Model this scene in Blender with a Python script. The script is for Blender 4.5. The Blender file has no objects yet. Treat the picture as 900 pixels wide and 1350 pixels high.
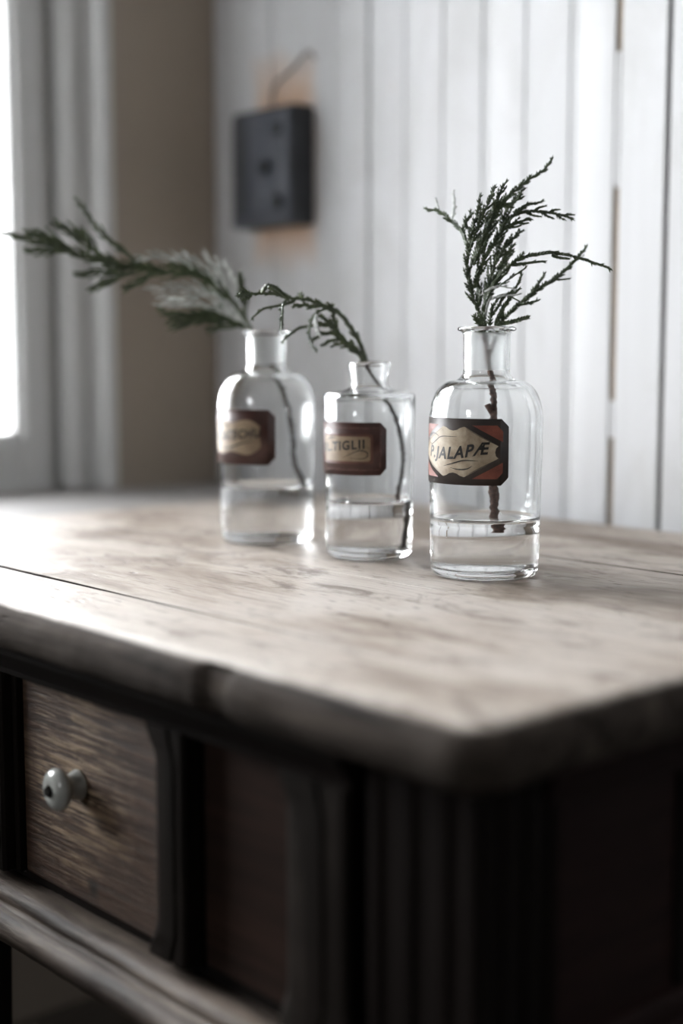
import bpy, bmesh, math, random
from mathutils import Vector, Matrix, noise
from mathutils.geometry import tessellate_polygon
import numpy as np
random.seed(7)
sc = bpy.context.scene
TZ = 0.75                     # height of the table top
# ------------------------------------------------------------------ camera
F = 1875.0; HC = 0.155
PITCH = math.atan((675-462)/F)
YAW = math.radians(138.322)
CAM = Vector((0, 0, TZ+HC))
FW = Vector((math.cos(YAW)*math.cos(PITCH), math.sin(YAW)*math.cos(PITCH), -math.sin(PITCH)))
RT = Vector((math.sin(YAW), -math.cos(YAW), 0))
UP = RT.cross(FW)
cd = bpy.data.cameras.new('camera'); cam = bpy.data.objects.new('camera', cd)
sc.collection.objects.link(cam); sc.camera = cam
cam.matrix_world = Matrix((( RT.x, UP.x, -FW.x, CAM.x), (RT.y, UP.y, -FW.y, CAM.y), (RT.z, UP.z, -FW.z, CAM.z), (0, 0, 0, 1)))
cd.sensor_fit = 'HORIZONTAL'; cd.sensor_width = 24; cd.lens = 50
cd.clip_start = 0.02; cd.clip_end = 60
cd.dof.use_dof = True; cd.dof.focus_distance = 0.958; cd.dof.aperture_fstop = 2.2
# ------------------------------------------------------------------ world, light, exposure
w = bpy.data.worlds.new('overcast_sky'); sc.world = w; w.use_nodes = True
wn = w.node_tree.nodes; wl = w.node_tree.links; wn.clear()
wo = wn.new('ShaderNodeOutputWorld'); bg = wn.new('ShaderNodeBackground')
tc = wn.new('ShaderNodeTexCoord'); sp = wn.new('ShaderNodeSeparateXYZ'); cr = wn.new('ShaderNodeValToRGB')
mp = wn.new('ShaderNodeMapRange')
wl.new(tc.outputs['Generated'], sp.inputs[0]); wl.new(sp.outputs['Z'], mp.inputs[0])
mp.inputs[1].default_value = -1; mp.inputs[2].default_value = 1
wl.new(mp.outputs[0], cr.inputs[0]); wl.new(cr.outputs[0], bg.inputs[0])
e = cr.color_ramp.elements
e[0].position = 0.40; e[0].color = (0.42, 0.43, 0.44, 1)
e[1].position = 0.52; e[1].color = (0.965, 0.98, 1.0, 1)
bg.inputs[1].default_value = 7.0
wl.new(bg.outputs[0], wo.inputs[0])
def portal(name, loc, sx, sy):
    l = bpy.data.lights.new(name, 'AREA'); l.shape = 'RECTANGLE'; l.size = sx; l.size_y = sy
    l.cycles.is_portal = True
    o = bpy.data.objects.new(name, l); sc.collection.objects.link(o)
    o.location = loc; o.rotation_euler = (0, math.radians(-90), 0)
    return o
WY0, WY1, WZ0, WZ1 = -0.18, 0.814, TZ+0.055, TZ+1.25      # glazed opening of the window
portal('window_portal', (-1.50, (WY0+WY1)/2, (WZ0+WZ1)/2), WZ1-WZ0, WY1-WY0)
# an added, unseen small window behind the camera, to fill the boards with light
W2 = (-0.55, -0.05, 1.45, 1.93)                            # x0, x1, z0, z1 of its glass
p2_ = portal('added_fill_window_portal', ((W2[0]+W2[1])/2, -2.62, (W2[2]+W2[3])/2), W2[1]-W2[0], W2[3]-W2[2])
p2_.rotation_euler = (math.radians(90), 0, 0)
sc.view_settings.view_transform = 'Standard'; sc.view_settings.look = 'None'
sc.view_settings.gamma = 1.0; sc.view_settings.use_curve_mapping = False
sc.view_settings.exposure = 2.02
sc.cycles.max_bounces = 24; sc.cycles.transmission_bounces = 20; sc.cycles.glossy_bounces = 8
sc.cycles.diffuse_bounces = 6; sc.cycles.transparent_max_bounces = 16
sc.cycles.caustics_refractive = True; sc.cycles.caustics_reflective = True
sc.cycles.blur_glossy = 0.6; sc.cycles.sample_clamp_indirect = 12.0

# ------------------------------------------------------------------ helpers
def link(o, parent=None):
    sc.collection.objects.link(o)
    if parent is not None: o.parent = parent
    return o
def mesh(name, verts, faces, mats, parent=None, smooth=False, idx=None):
    me = bpy.data.meshes.new(name); me.from_pydata([tuple(v) for v in verts], [], faces); me.update()
    for m in (mats if isinstance(mats, (list, tuple)) else [mats]): me.materials.append(m)
    if idx is not None: me.polygons.foreach_set('material_index', idx)
    if smooth: me.polygons.foreach_set('use_smooth', [True]*len(me.polygons))
    return link(bpy.data.objects.new(name, me), parent)
def from_bm(name, bm, mats, parent=None, smooth=False):
    me = bpy.data.meshes.new(name); bm.to_mesh(me); bm.free()
    for m in (mats if isinstance(mats, (list, tuple)) else [mats]): me.materials.append(m)
    if smooth: me.polygons.foreach_set('use_smooth', [True]*len(me.polygons))
    return link(bpy.data.objects.new(name, me), parent)
def empty(name, loc=(0, 0, 0), kind=None):
    o = bpy.data.objects.new(name, None); o.location = loc; o.empty_display_size = 0.02
    if kind: o['kind'] = kind
    return link(o)
def tag(o, label, cat, group=None):
    o['label'] = label; o['category'] = cat
    if group: o['group'] = group
    return o
def struct(o, label=None):
    o['kind'] = 'structure'
    if label: o['label'] = label
    return o
def under(o, root):
    """parent a part that was built in world coordinates under a root that has a location"""
    o.parent = root; o.matrix_parent_inverse = Matrix.Translation(-root.location)
    return o
def box_bm(x0, x1, y0, y1, z0, z1, bev=0.0, seg=2, bm=None):
    own = bm is None
    if own: bm = bmesh.new()
    b2 = bmesh.new()
    bmesh.ops.create_cube(b2, size=1)
    for v in b2.verts:
        v.co = Vector(((x0+x1)/2+v.co.x*(x1-x0), (y0+y1)/2+v.co.y*(y1-y0), (z0+z1)/2+v.co.z*(z1-z0)))
    if bev: bmesh.ops.bevel(b2, geom=b2.edges[:], offset=bev, segments=seg, profile=0.5, affect='EDGES')
    if own: bm.free(); return b2
    t = bpy.data.meshes.new('t'); b2.to_mesh(t); b2.free(); bm.from_mesh(t); bpy.data.meshes.remove(t)
    return bm
def box(name, x0, x1, y0, y1, z0, z1, m, parent=None, bev=0.0, seg=2):
    return from_bm(name, box_bm(x0, x1, y0, y1, z0, z1, bev, seg), m, parent)
def sweep(name, prof, path_f, n, m, parent=None, closed=True, smooth=True, caps=True, jit=0.0):
    """prof: list of (a,b); path_f(t,a,b)->Vector"""
    vs = []; fs = []; k = len(prof)
    for i in range(n+1):
        for a, b in prof:
            p = path_f(i/n, a, b)
            if jit: p = p + noise.noise_vector(p*Vector((30, 60, 60)))*jit + noise.noise_vector(p*Vector((110, 260, 260)))*jit*0.4
            vs.append(p)
    for i in range(n):
        for j in range(k if closed else k-1):
            j2 = (j+1) % k
            fs.append((i*k+j, i*k+j2, (i+1)*k+j2, (i+1)*k+j))
    if caps and closed:
        fs.append(tuple(range(k-1, -1, -1))); fs.append(tuple(n*k+j for j in range(k)))
    return mesh(name, vs, fs, m, parent, smooth)
def lathe_data(prof, cx, cy, z0, n=64, sx=1.0):
    vs = []; fs = []
    for r, z in prof:
        for i in range(n):
            a = 2*math.pi*i/n
            vs.append((cx+r*math.cos(a), cy+r*math.sin(a), z0+z))
    for j in range(len(prof)-1):
        for i in range(n):
            i2 = (i+1) % n
            fs.append((j*n+i, j*n+i2, (j+1)*n+i2, (j+1)*n+i))
    return vs, fs
def autosmooth(o, deg=35):
    me = o.data
    me.polygons.foreach_set('use_smooth', [True]*len(me.polygons))
    try: me.set_sharp_from_angle(angle=math.radians(deg))
    except Exception: pass
    return o
def catmull(pts, sub):
    out = []
    P = [pts[0]*2-pts[1]] + list(pts) + [pts[-1]*2-pts[-2]]
    for i in range(1, len(P)-2):
        for k in range(sub):
            t = k/sub
            a, b, c, d = P[i-1], P[i], P[i+1], P[i+2]
            out.append(0.5*((2*b)+(c-a)*t+(2*a-5*b+4*c-d)*t*t+(3*b-a-3*c+d)*t*t*t))
    out.append(P[-2].copy()); return out
def resample(pts, step):
    ln = [0.0]
    for a, b in zip(pts, pts[1:]): ln.append(ln[-1]+(b-a).length)
    n = max(2, int(ln[-1]/step)); out = []; j = 0
    for i in range(n+1):
        s = ln[-1]*i/n
        while j < len(pts)-2 and ln[j+1] < s: j += 1
        d = max(1e-9, ln[j+1]-ln[j]); out.append(pts[j].lerp(pts[j+1], min(1, (s-ln[j])/d)))
    return out, ln[-1]
def at(px, py, depth):
    """point seen by the calibrated camera model at a given distance along the view axis"""
    return CAM + (FW + RT*((px-450)/F) - UP*((py-675)/F))*depth

# ------------------------------------------------------------------ materials
def new_mat(name):
    m = bpy.data.materials.new(name); m.use_nodes = True
    nt = m.node_tree; nt.nodes.clear()
    out = nt.nodes.new('ShaderNodeOutputMaterial'); return m, nt, out
class NB:
    def __init__(s, nt): s.nt = nt
    def n(s, t, **k):
        nd = s.nt.nodes.new(t)
        for a, b in k.items(): setattr(nd, a, b)
        return nd
    def l(s, a, b): s.nt.links.new(a, b)
    def pos(s, scale=(1, 1, 1), loc=(0, 0, 0)):
        g = s.n('ShaderNodeNewGeometry'); m = s.n('ShaderNodeMapping')
        m.inputs['Scale'].default_value = scale; m.inputs['Location'].default_value = loc
        s.l(g.outputs['Position'], m.inputs[0]); return m.outputs[0]
    def noise(s, vec, scale, detail=4, rough=0.6, dist=0.0):
        t = s.n('ShaderNodeTexNoise'); s.l(vec, t.inputs['Vector'])
        t.inputs['Scale'].default_value = scale; t.inputs['Detail'].default_value = detail
        t.inputs['Roughness'].default_value = rough; t.inputs['Distortion'].default_value = dist
        return t.outputs['Fac']
    def ramp(s, fac, stops):
        r = s.n('ShaderNodeValToRGB'); s.l(fac, r.inputs[0]); el = r.color_ramp.elements
        while len(el) < len(stops): el.new(0.5)
        for x, (p, c) in zip(el, stops):
            x.position = p
            x.color = (c, c, c, 1) if isinstance(c, (int, float)) else (*c, 1)
        return r.outputs[0]
    def mix(s, fac, a, b, mode='MIX'):
        m = s.n('ShaderNodeMix', data_type='RGBA', blend_type=mode)
        for v, i in ((fac, 0), (a, 6), (b, 7)):
            if isinstance(v, (int, float)): m.inputs[i].default_value = v
            elif isinstance(v, tuple): m.inputs[i].default_value = (*v, 1)
            else: s.l(v, m.inputs[i])
        return m.outputs[2]
    def math(s, op, a, b=None):
        m = s.n('ShaderNodeMath', operation=op)
        for v, i in ((a, 0), (b, 1)):
            if v is None: continue
            if isinstance(v, (int, float)): m.inputs[i].default_value = v
            else: s.l(v, m.inputs[i])
        return m.outputs[0]
    def bump(s, h, strength, dist):
        b = s.n('ShaderNodeBump'); b.inputs['Strength'].default_value = strength; b.inputs['Distance'].default_value = dist
        s.l(h, b.inputs['Height']); return b.outputs[0]
    def bsdf(s, out, col, rough, nrm=None, **k):
        p = s.n('ShaderNodeBsdfPrincipled')
        for v, i in ((col, 'Base Color'), (rough, 'Roughness')):
            if isinstance(v, (int, float)): p.inputs[i].default_value = v
            elif isinstance(v, tuple): p.inputs[i].default_value = (*v, 1)
            else: s.l(v, p.inputs[i])
        for a, b in k.items(): p.inputs[a.replace('_', ' ')].default_value = b
        if nrm is not None: s.l(nrm, p.inputs['Normal'])
        s.l(p.outputs[0], out.inputs[0]); return p
def wood(name, light, dark, grain_axis='x', rough=0.5, scale=1.0, contrast=(0.35, 0.7), wear=None, wear_col=None, bump=0.3, spec=0.5, fine=0.55):
    m, nt, out = new_mat(name); b = NB(nt)
    st = {'x': (4, 60, 60), 'z': (60, 60, 4), 'y': (60, 4, 60)}[grain_axis]
    st = tuple(v*scale for v in st)
    g = b.noise(b.pos(st), 1.0, 8, 0.65, 0.6)
    st2 = tuple(v*3.7 for v in st)
    g2 = b.noise(b.pos(st2, (3, 5, 1)), 1.0, 6, 0.7, 0.2)
    big = b.noise(b.pos(tuple(v**0.6 for v in st), (9, 2, 4)), 1.0, 4, 0.6)
    c = b.mix(b.ramp(g, [(contrast[0], 0.0), (contrast[1], 1.0)]), dark, light)
    c = b.mix(b.ramp(g2, [(0.33, fine), (0.5, 0.0)]), c, tuple(v*0.35 for v in dark))
    c = b.mix(b.ramp(big, [(0.35, 0.45), (0.65, 0.0)]), c, dark)
    if wear_col:
        wv = b.noise(b.pos(tuple(v*1.6 for v in st), (1, 7, 3)), 1.0, 8, 0.75, 1.0)
        wm = b.noise(b.pos((14, 14, 14), (2, 2, 8)), 1.0, 4, 0.6)
        f = b.math('MULTIPLY', b.ramp(wv, [(0.5, 0.0), (0.62, 1.0)]), b.ramp(wm, [(0.42, 0.0), (0.62, wear or 0.7)]))
        c = b.mix(f, c, wear_col)
    h = b.math('ADD', b.math('MULTIPLY', g, 0.6), g2)
    b.bsdf(out, c, rough, b.bump(h, bump, 0.0012), Specular_IOR_Level=spec)
    return m
def flat(name, col, rough=0.5, **k):
    m, nt, out = new_mat(name); NB(nt).bsdf(out, col, rough, **k); return m

def make_top_mat():
    m, nt, out = new_mat('worn_pale_tabletop'); b = NB(nt)
    g = b.noise(b.pos((5, 75, 75)), 1.0, 9, 0.68, 0.8)
    fine = b.noise(b.pos((22, 420, 420)), 1.0, 6, 0.7, 0.2)
    big = b.noise(b.pos((4.5, 9, 9), (1.3, 0.2, 0)), 1.0, 5, 0.62, 0.5)
    st = b.noise(b.pos((13, 26, 26), (5.1, 2, 0)), 1.0, 7, 0.68, 1.0)
    c = b.mix(b.ramp(g, [(0.30, 0.0), (0.66, 1.0)]), (0.25, 0.195, 0.150), (0.45, 0.40, 0.345))
    c = b.mix(b.ramp(big, [(0.42, 0.0), (0.66, 0.75)]), c, (0.51, 0.475, 0.435))
    c = b.mix(b.ramp(big, [(0.36, 0.75), (0.50, 0.0)]), c, (0.21, 0.165, 0.13))
    c = b.mix(b.ramp(st, [(0.34, 0.85), (0.46, 0.0)]), c, (0.13, 0.098, 0.077))
    c = b.mix(b.ramp(fine, [(0.34, 0.85), (0.46, 0.0)]), c, (0.11, 0.085, 0.07))
    # scattered small dark dings and scratches along the grain
    vo = b.n('ShaderNodeTexVoronoi'); vo.inputs['Scale'].default_value = 1.0
    wob = b.n('ShaderNodeMix', data_type='VECTOR')
    b.l(b.pos((45, 190, 190)), vo.inputs['Vector'])
    dm = b.noise(b.pos((9, 14, 14), (4, 4, 4)), 1.0, 3, 0.5)
    ding = b.math('MULTIPLY', b.ramp(vo.outputs['Distance'], [(0.10, 1.0), (0.24, 0.0)]), b.ramp(dm, [(0.46, 0.0), (0.56, 0.9)]))
    c = b.mix(ding, c, (0.06, 0.045, 0.035))
    # worn dark old edge: bare greyed wood below the bullnose
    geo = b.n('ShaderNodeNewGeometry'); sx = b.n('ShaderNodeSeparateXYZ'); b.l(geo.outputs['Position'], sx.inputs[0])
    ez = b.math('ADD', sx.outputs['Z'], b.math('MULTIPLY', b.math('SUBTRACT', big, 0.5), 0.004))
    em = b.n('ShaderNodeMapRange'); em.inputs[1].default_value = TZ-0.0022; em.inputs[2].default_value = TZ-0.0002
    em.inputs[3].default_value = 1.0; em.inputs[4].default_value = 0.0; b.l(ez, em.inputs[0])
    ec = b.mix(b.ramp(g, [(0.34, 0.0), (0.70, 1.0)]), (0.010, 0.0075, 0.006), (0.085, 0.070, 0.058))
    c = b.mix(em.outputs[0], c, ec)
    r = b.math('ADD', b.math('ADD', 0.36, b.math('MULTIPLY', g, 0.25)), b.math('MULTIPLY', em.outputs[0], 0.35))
    h = b.math('ADD', b.math('ADD', b.math('MULTIPLY', g, 0.5), b.math('MULTIPLY', fine, 0.5)), b.math('MULTIPLY', ding, -1.0))
    pb = b.bsdf(out, c, r, b.bump(h, 0.7, 0.0014), Specular_IOR_Level=0.35)
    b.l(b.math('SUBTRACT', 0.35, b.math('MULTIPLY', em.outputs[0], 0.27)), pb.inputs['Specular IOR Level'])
    return m
M_top = make_top_mat()
M_topdark = wood('dark_gap_wood', (0.035, 0.027, 0.022), (0.012, 0.009, 0.008), 'x', 0.9, spec=0.1)
M_apron = wood('dark_stained_apron', (0.014, 0.010, 0.009), (0.006, 0.005, 0.0045), 'x', 0.6, bump=0.25, spec=0.05)
M_pil = wood('dark_pilaster_wood', (0.013, 0.0095, 0.008), (0.006, 0.005, 0.004), 'z', 0.6, bump=0.25, wear=0.35, wear_col=(0.05, 0.043, 0.037), spec=0.05)
M_side = wood('dark_reddish_side', (0.028, 0.014, 0.012), (0.013, 0.007, 0.0065), 'y', 0.6, bump=0.2, spec=0.07)
M_panel = wood('brown_panel_wood', (0.038, 0.021, 0.016), (0.016, 0.010, 0.008), 'x', 0.55, bump=0.3, spec=0.07)
M_moldw = wood('worn_grey_moulding', (0.27, 0.22, 0.18), (0.040, 0.030, 0.024), 'x', 0.5, bump=0.8, contrast=(0.40, 0.62), fine=0.8, spec=0.3)
M_leg = wood('dark_leg_wood', (0.011, 0.008, 0.007), (0.006, 0.0045, 0.004), 'z', 0.6, spec=0.05)
def make_drawer_mat():
    m, nt, out = new_mat('weathered_drawer_front'); b = NB(nt)
    g = b.noise(b.pos((9, 170, 170)), 1.0, 8, 0.7, 1.2)
    f = b.noise(b.pos((22, 480, 480), (1, 2, 3)), 1.0, 6, 0.7, 0.5)
    c = b.mix(b.ramp(g, [(0.30, 0.0), (0.70, 1.0)]), (0.026, 0.013, 0.008), (0.056, 0.029, 0.017))
    # pale, rubbed raised grain around the knob
    geo = b.n('ShaderNodeNewGeometry')
    vs = b.n('ShaderNodeVectorMath', operation='DISTANCE'); vs.inputs[1].default_value = (-0.748, 0.447, TZ-0.112)
    wob = b.noise(b.pos((40, 40, 40)), 1.0, 5, 0.7)
    b.l(geo.outputs['Position'], vs.inputs[0])
    d = b.math('ADD', vs.outputs['Value'], b.math('MULTIPLY', b.math('SUBTRACT', wob, 0.5), 0.10))
    rub = b.ramp(d, [(0.022, 1.0), (0.070, 0.10)])
    ln = b.ramp(f, [(0.49, 0.0), (0.56, 1.0)])
    ln2 = b.ramp(g, [(0.46, 0.0), (0.60, 1.0)])
    c = b.mix(b.math('MULTIPLY', b.math('MULTIPLY', ln, rub), 0.85), c, (0.34, 0.25, 0.165))
    c = b.mix(b.math('MULTIPLY', b.math('MULTIPLY', ln2, rub), 0.55), c, (0.20, 0.135, 0.085))
    c = b.mix(b.ramp(f, [(0.38, 0.6), (0.46, 0.0)]), c, (0.022, 0.012, 0.008))
    # the knot low on the front
    kn = b.n('ShaderNodeVectorMath', operation='DISTANCE'); kn.inputs[1].default_value = (-0.7315, 0.447, TZ-0.1745)
    b.l(geo.outputs['Position'], kn.inputs[0])
    kd = b.math('ADD', kn.outputs['Value'], b.math('MULTIPLY', b.math('SUBTRACT', wob, 0.5), 0.006))
    c = b.mix(b.ramp(kd, [(0.0030, 1.0), (0.0060, 0.0)]), c, (0.010, 0.007, 0.006))
    h = b.math('ADD', b.math('MULTIPLY', g, 1.0), b.math('MULTIPLY', f, 0.7))
    b.bsdf(out, c, 0.5, b.bump(h, 0.8, 0.0016), Specular_IOR_Level=0.25)
    return m
M_drawer = make_drawer_mat()
def make_plank_mat():
    m, nt, out = new_mat('chalky_white_painted_boards'); b = NB(nt)
    g = b.noise(b.pos((60, 60, 2.2)), 1.0, 6, 0.6, 0.4)
    bl = b.noise(b.pos((9, 9, 5)), 1.0, 5, 0.6, 0.6)
    sp_ = b.noise(b.pos((15, 15, 9), (4, 1, 6)), 1.0, 6, 0.65, 0.8)
    c = b.mix(b.ramp(g, [(0.3, 0.0), (0.7, 1.0)]), (0.555, 0.565, 0.575), (0.60, 0.61, 0.625))
    c = b.mix(b.ramp(bl, [(0.32, 0.55), (0.50, 0.0)]), c, (0.46, 0.465, 0.46))
    c = b.mix(b.ramp(sp_, [(0.66, 0.0), (0.80, 0.5)]), c, (0.55, 0.45, 0.38))
    # bare, rusty patch round the wall box where paint has come away
    geo = b.n('ShaderNodeNewGeometry'); sub = b.n('ShaderNodeVectorMath', operation='SUBTRACT')
    b.l(geo.outputs['Position'], sub.inputs[0]); sub.inputs[1].default_value = (-1.278, 1.05, TZ+0.366)
    sx = b.n('ShaderNodeSeparateXYZ'); b.l(sub.outputs[0], sx.inputs[0])
    ax = b.math('MULTIPLY', b.math('ABSOLUTE', b.math('SUBTRACT', sx.outputs['X'], 0.0)), 2.05)
    az = b.math('ABSOLUTE', sx.outputs['Z'])
    dd = b.math('ADD', b.math('MAXIMUM', ax, az), b.math('MULTIPLY', b.math('SUBTRACT', sp_, 0.5), 0.07))
    c = b.mix(b.ramp(dd, [(0.072, 1.0), (0.128, 0.0)]), c, (0.58, 0.41, 0.30))
    b.bsdf(out, c, 0.55, b.bump(g, 0.15, 0.0008), Specular_IOR_Level=0.25)
    return m
M_plank = make_plank_mat()
M_plankback = wood('bare_wood_behind_boards', (0.33, 0.26, 0.185), (0.20, 0.155, 0.11), 'z', 0.7)
M_gapdark = wood('dirty_gap_wood', (0.13, 0.11, 0.10), (0.05, 0.045, 0.04), 'z', 0.8)
def make_plaster(name, c1, c2, rough=0.8):
    m, nt, out = new_mat(name); b = NB(nt)
    g = b.noise(b.pos((6, 6, 6)), 1.0, 6, 0.6)
    f = b.noise(b.pos((90, 90, 90)), 1.0, 4, 0.6)
    b.bsdf(out, b.mix(g, c1, c2), rough, b.bump(f, 0.15, 0.001), Specular_IOR_Level=0.3); return m
M_wall = make_plaster('warm_beige_wall_paint', (0.315, 0.268, 0.222), (0.385, 0.330, 0.275))
M_room = make_plaster('dim_room_plaster', (0.32, 0.30, 0.28), (0.38, 0.355, 0.33))
M_ceil = make_plaster('ceiling_plaster', (0.45, 0.43, 0.41), (0.5, 0.48, 0.46))
M_frame = make_plaster('old_white_gloss_paint', (0.56, 0.565, 0.56), (0.64, 0.645, 0.64), 0.35)
M_sill = make_plaster('grey_painted_ledge', (0.27, 0.26, 0.25), (0.36, 0.35, 0.34), 0.6)
M_skirt = make_plaster('dull_brown_skirting_paint', (0.10, 0.085, 0.072), (0.15, 0.128, 0.11), 0.6)
M_floor = wood('dark_floorboards', (0.13, 0.105, 0.085), (0.05, 0.04, 0.033), 'y', 0.55)
M_gap = flat('floor_gap', (0.01, 0.009, 0.008), 0.9)

def make_glass(name, ior, rough=0.0, col=(1, 1, 1)):
    m, nt, out = new_mat(name); g = nt.nodes.new('ShaderNodeBsdfGlass')
    g.inputs['IOR'].default_value = ior; g.inputs['Roughness'].default_value = rough; g.inputs['Color'].default_value = (*col, 1)
    nt.links.new(g.outputs[0], out.inputs[0]); return m
M_glass = make_glass('clear_bottle_glass', 1.5, 0.0, (0.985, 0.99, 0.99))
M_frost = make_glass('ground_glass_neck', 1.5, 0.32, (0.97, 0.98, 0.98))
M_water = make_glass('water_surface', 1.333, 0.0)
M_wg = make_glass('water_against_glass', 1.333/1.5, 0.0)
def make_pane():
    m, nt, out = new_mat('window_pane_glass'); b = NB(nt)
    fr = b.n('ShaderNodeFresnel'); fr.inputs[0].default_value = 1.45
    t = b.n('ShaderNodeBsdfTransparent'); g = b.n('ShaderNodeBsdfGlossy'); g.inputs['Roughness'].default_value = 0.02
    mx = b.n('ShaderNodeMixShader'); b.l(fr.outputs[0], mx.inputs[0]); b.l(t.outputs[0], mx.inputs[1]); b.l(g.outputs[0], mx.inputs[2])
    b.l(mx.outputs[0], out.inputs[0]); return m
M_pane = make_pane()
def make_leaf(name, a, c_, rough=0.38):
    m, nt, out = new_mat(name); b = NB(nt)
    n1 = b.noise(b.pos((220, 220, 220)), 1.0, 3, 0.5)
    n2 = b.noise(b.pos((40, 40, 40)), 1.0, 3, 0.5)
    c = b.mix(b.ramp(n1, [(0.35, 0.0), (0.7, 1.0)]), a, c_)
    c = b.mix(b.ramp(n2, [(0.35, 0.5), (0.6, 0.0)]), c, tuple(v*0.5 for v in a))
    b.bsdf(out, c, rough, Specular_IOR_Level=0.5); return m
M_leaf = make_leaf('dark_cypress_green', (0.040, 0.062, 0.030), (0.115, 0.150, 0.080))
M_leaf2 = make_leaf('olive_cypress_green', (0.040, 0.062, 0.026), (0.120, 0.150, 0.070))
M_glint = make_leaf('cypress_painted_highlight', (0.40, 0.43, 0.41), (0.86, 0.88, 0.86), 0.3)  # window highlights on the leaves, painted in as a pale leaf colour
def make_bark():
    m, nt, out = new_mat('reddish_brown_bark'); b = NB(nt)
    n1 = b.noise(b.pos((420, 420, 420)), 1.0, 5, 0.65)
    c = b.mix(b.ramp(n1, [(0.35, 0.0), (0.65, 1.0)]), (0.045, 0.022, 0.017), (0.17, 0.085, 0.062))
    b.bsdf(out, c, 0.6, b.bump(n1, 0.8, 0.001)); return m
M_bark = make_bark()
M_barkg = make_leaf('grey_brown_bark', (0.022, 0.016, 0.013), (0.07, 0.05, 0.04), 0.7)
def make_paper(name, a, c_, rough=0.45, s=90):
    m, nt, out = new_mat(name); b = NB(nt)
    n1 = b.noise(b.pos((s, s, s)), 1.0, 6, 0.65)
    b.bsdf(out, b.mix(b.ramp(n1, [(0.36, 0.0), (0.66, 1.0)]), a, c_), rough, Specular_IOR_Level=0.5); return m
M_ink = make_paper('black_brown_ink', (0.016, 0.011, 0.009), (0.035, 0.024, 0.019), 0.35)
M_letter = flat('black_letter_ink', (0.008, 0.007, 0.006), 0.4)
M_red = make_paper('brick_red_print', (0.13, 0.034, 0.022), (0.22, 0.066, 0.042))
M_cream = make_paper('aged_cream_paper', (0.22, 0.165, 0.105), (0.44, 0.375, 0.28), s=70)
M_maroon = make_paper('dark_maroon_print', (0.040, 0.014, 0.010), (0.070, 0.026, 0.020), 0.32)
M_maroon2 = make_paper('lighter_maroon_print', (0.085, 0.032, 0.022), (0.12, 0.048, 0.034), 0.35)
M_tan = make_paper('browned_cream_paper', (0.20, 0.14, 0.085), (0.33, 0.25, 0.16), s=60)
M_dots = flat('dusty_pink_print', (0.24, 0.13, 0.11), 0.5)
M_porc = flat('glazed_porcelain', (0.33, 0.34, 0.32), 0.16, Coat_Weight=0.4)
M_iron = flat('black_iron_screw', (0.012, 0.011, 0.010), 0.45, Metallic=0.6)
def make_boxm(name, a, c_):
    m, nt, out = new_mat(name); b = NB(nt)
    n1 = b.noise(b.pos((60, 60, 30)), 1.0, 6, 0.65)
    b.bsdf(out, b.mix(b.ramp(n1, [(0.35, 0.0), (0.7, 1.0)]), a, c_), 0.45, b.bump(n1, 0.3, 0.001)); return m
M_box = make_boxm('black_japanned_tin', (0.012, 0.013, 0.016), (0.035, 0.038, 0.046))
M_boxf = make_boxm('blue_grey_worn_tin', (0.038, 0.043, 0.056), (0.085, 0.094, 0.118))

# ------------------------------------------------------------------ the room
XL = -1.41; YB = 1.05; XR = 2.4; YF = -2.6; ZC = 2.35
# back wall: beadboard planks over a backing
wb = struct(empty('wall_back', (0, YB, 0)))
def bpart(o): return under(o, wb)
bpart(box('backing_board', XL-0.12, XR+0.1, YB+0.012, YB+0.10, -0.02, ZC+0.05, M_plankback))
W = 0.0545; pitch0 = -0.809
gaps = {0: (0.0062, 0.010), 1: (0.0040, 0.011), -1: (0.0013, 0.004), -2: (0.0010, 0.002), -3: (0.0016, 0.002), -6: (0.0042, 0.004), -9: (0.0022, 0.003), -4: (0.0012, .002)}
n0 = int(math.floor((XL-pitch0)/W)); n1 = int(math.ceil((XR-pitch0)/W))
plank_cache = {}
for k in range(n0, n1):
    g0 = gaps.get(k, (0.0003+0.0005*random.random(), 0.002))[0]
    g1 = gaps.get(k+1, (0.0004, 0.002))[0]
    x0 = pitch0+k*W+g0*0.5; x1 = pitch0+(k+1)*W-g1*0.5
    if x0 < XL: x0 = XL
    if x1 - x0 < 0.004: continue
    y = YB + random.uniform(0, 0.0003)
    b_ = 0.0013 if k in gaps else 0.0005; bd = (0.0001, 0.0004)[k % 2]
    # profile in (x, y): flat face with a bead and quirk on the left side
    pr = [(x0, YB+0.0125), (x0, y+b_)]
    if x1-x0 > 0.03 and k not in (0, 1):
        for i in range(6):
            a = math.pi*(1-i/5); pr.append((x0+0.0035+0.0032*math.cos(a), y+bd-bd*1.2*math.sin(a)))
        pr += [(x0+0.0078, y+bd), (x0+0.0090, y)]
    pr += [(x1-b_, y), (x1, y+b_), (x1, YB+0.0125)]
    vs = []; n = len(pr); nz = 1
    for z in (0.0, ZC):
        for px, py in pr: vs.append((px, py, z))
    fs = [(j, (j+1) % n, n+(j+1) % n, n+j) for j in range(n)] + [tuple(range(n-1, -1, -1)), tuple(range(n, 2*n))]
    o = bpart(mesh('plank', vs, fs, M_plank))
    autosmooth(o, 40)
# dark fill in the dirtier joint and half-filled brown joint
bpart(box('gap_filler', pitch0+W-0.0024, pitch0+W+0.0024, YB+0.0035, YB+0.0122, 0, ZC, M_gapdark))
bpart(box('gap_filler', pitch0-0.0036, pitch0+0.0036, YB+0.0022, YB+0.0122, 0, ZC, M_plankback))
for za, zb in ((TZ+0.30, TZ+0.42), (TZ+0.075, TZ+0.11)):
    bpart(box('paint_filler', pitch0-0.0035, pitch0+0.0035, YB+0.0008, YB+0.0122, za, zb, M_plank, bev=0.002))

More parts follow.
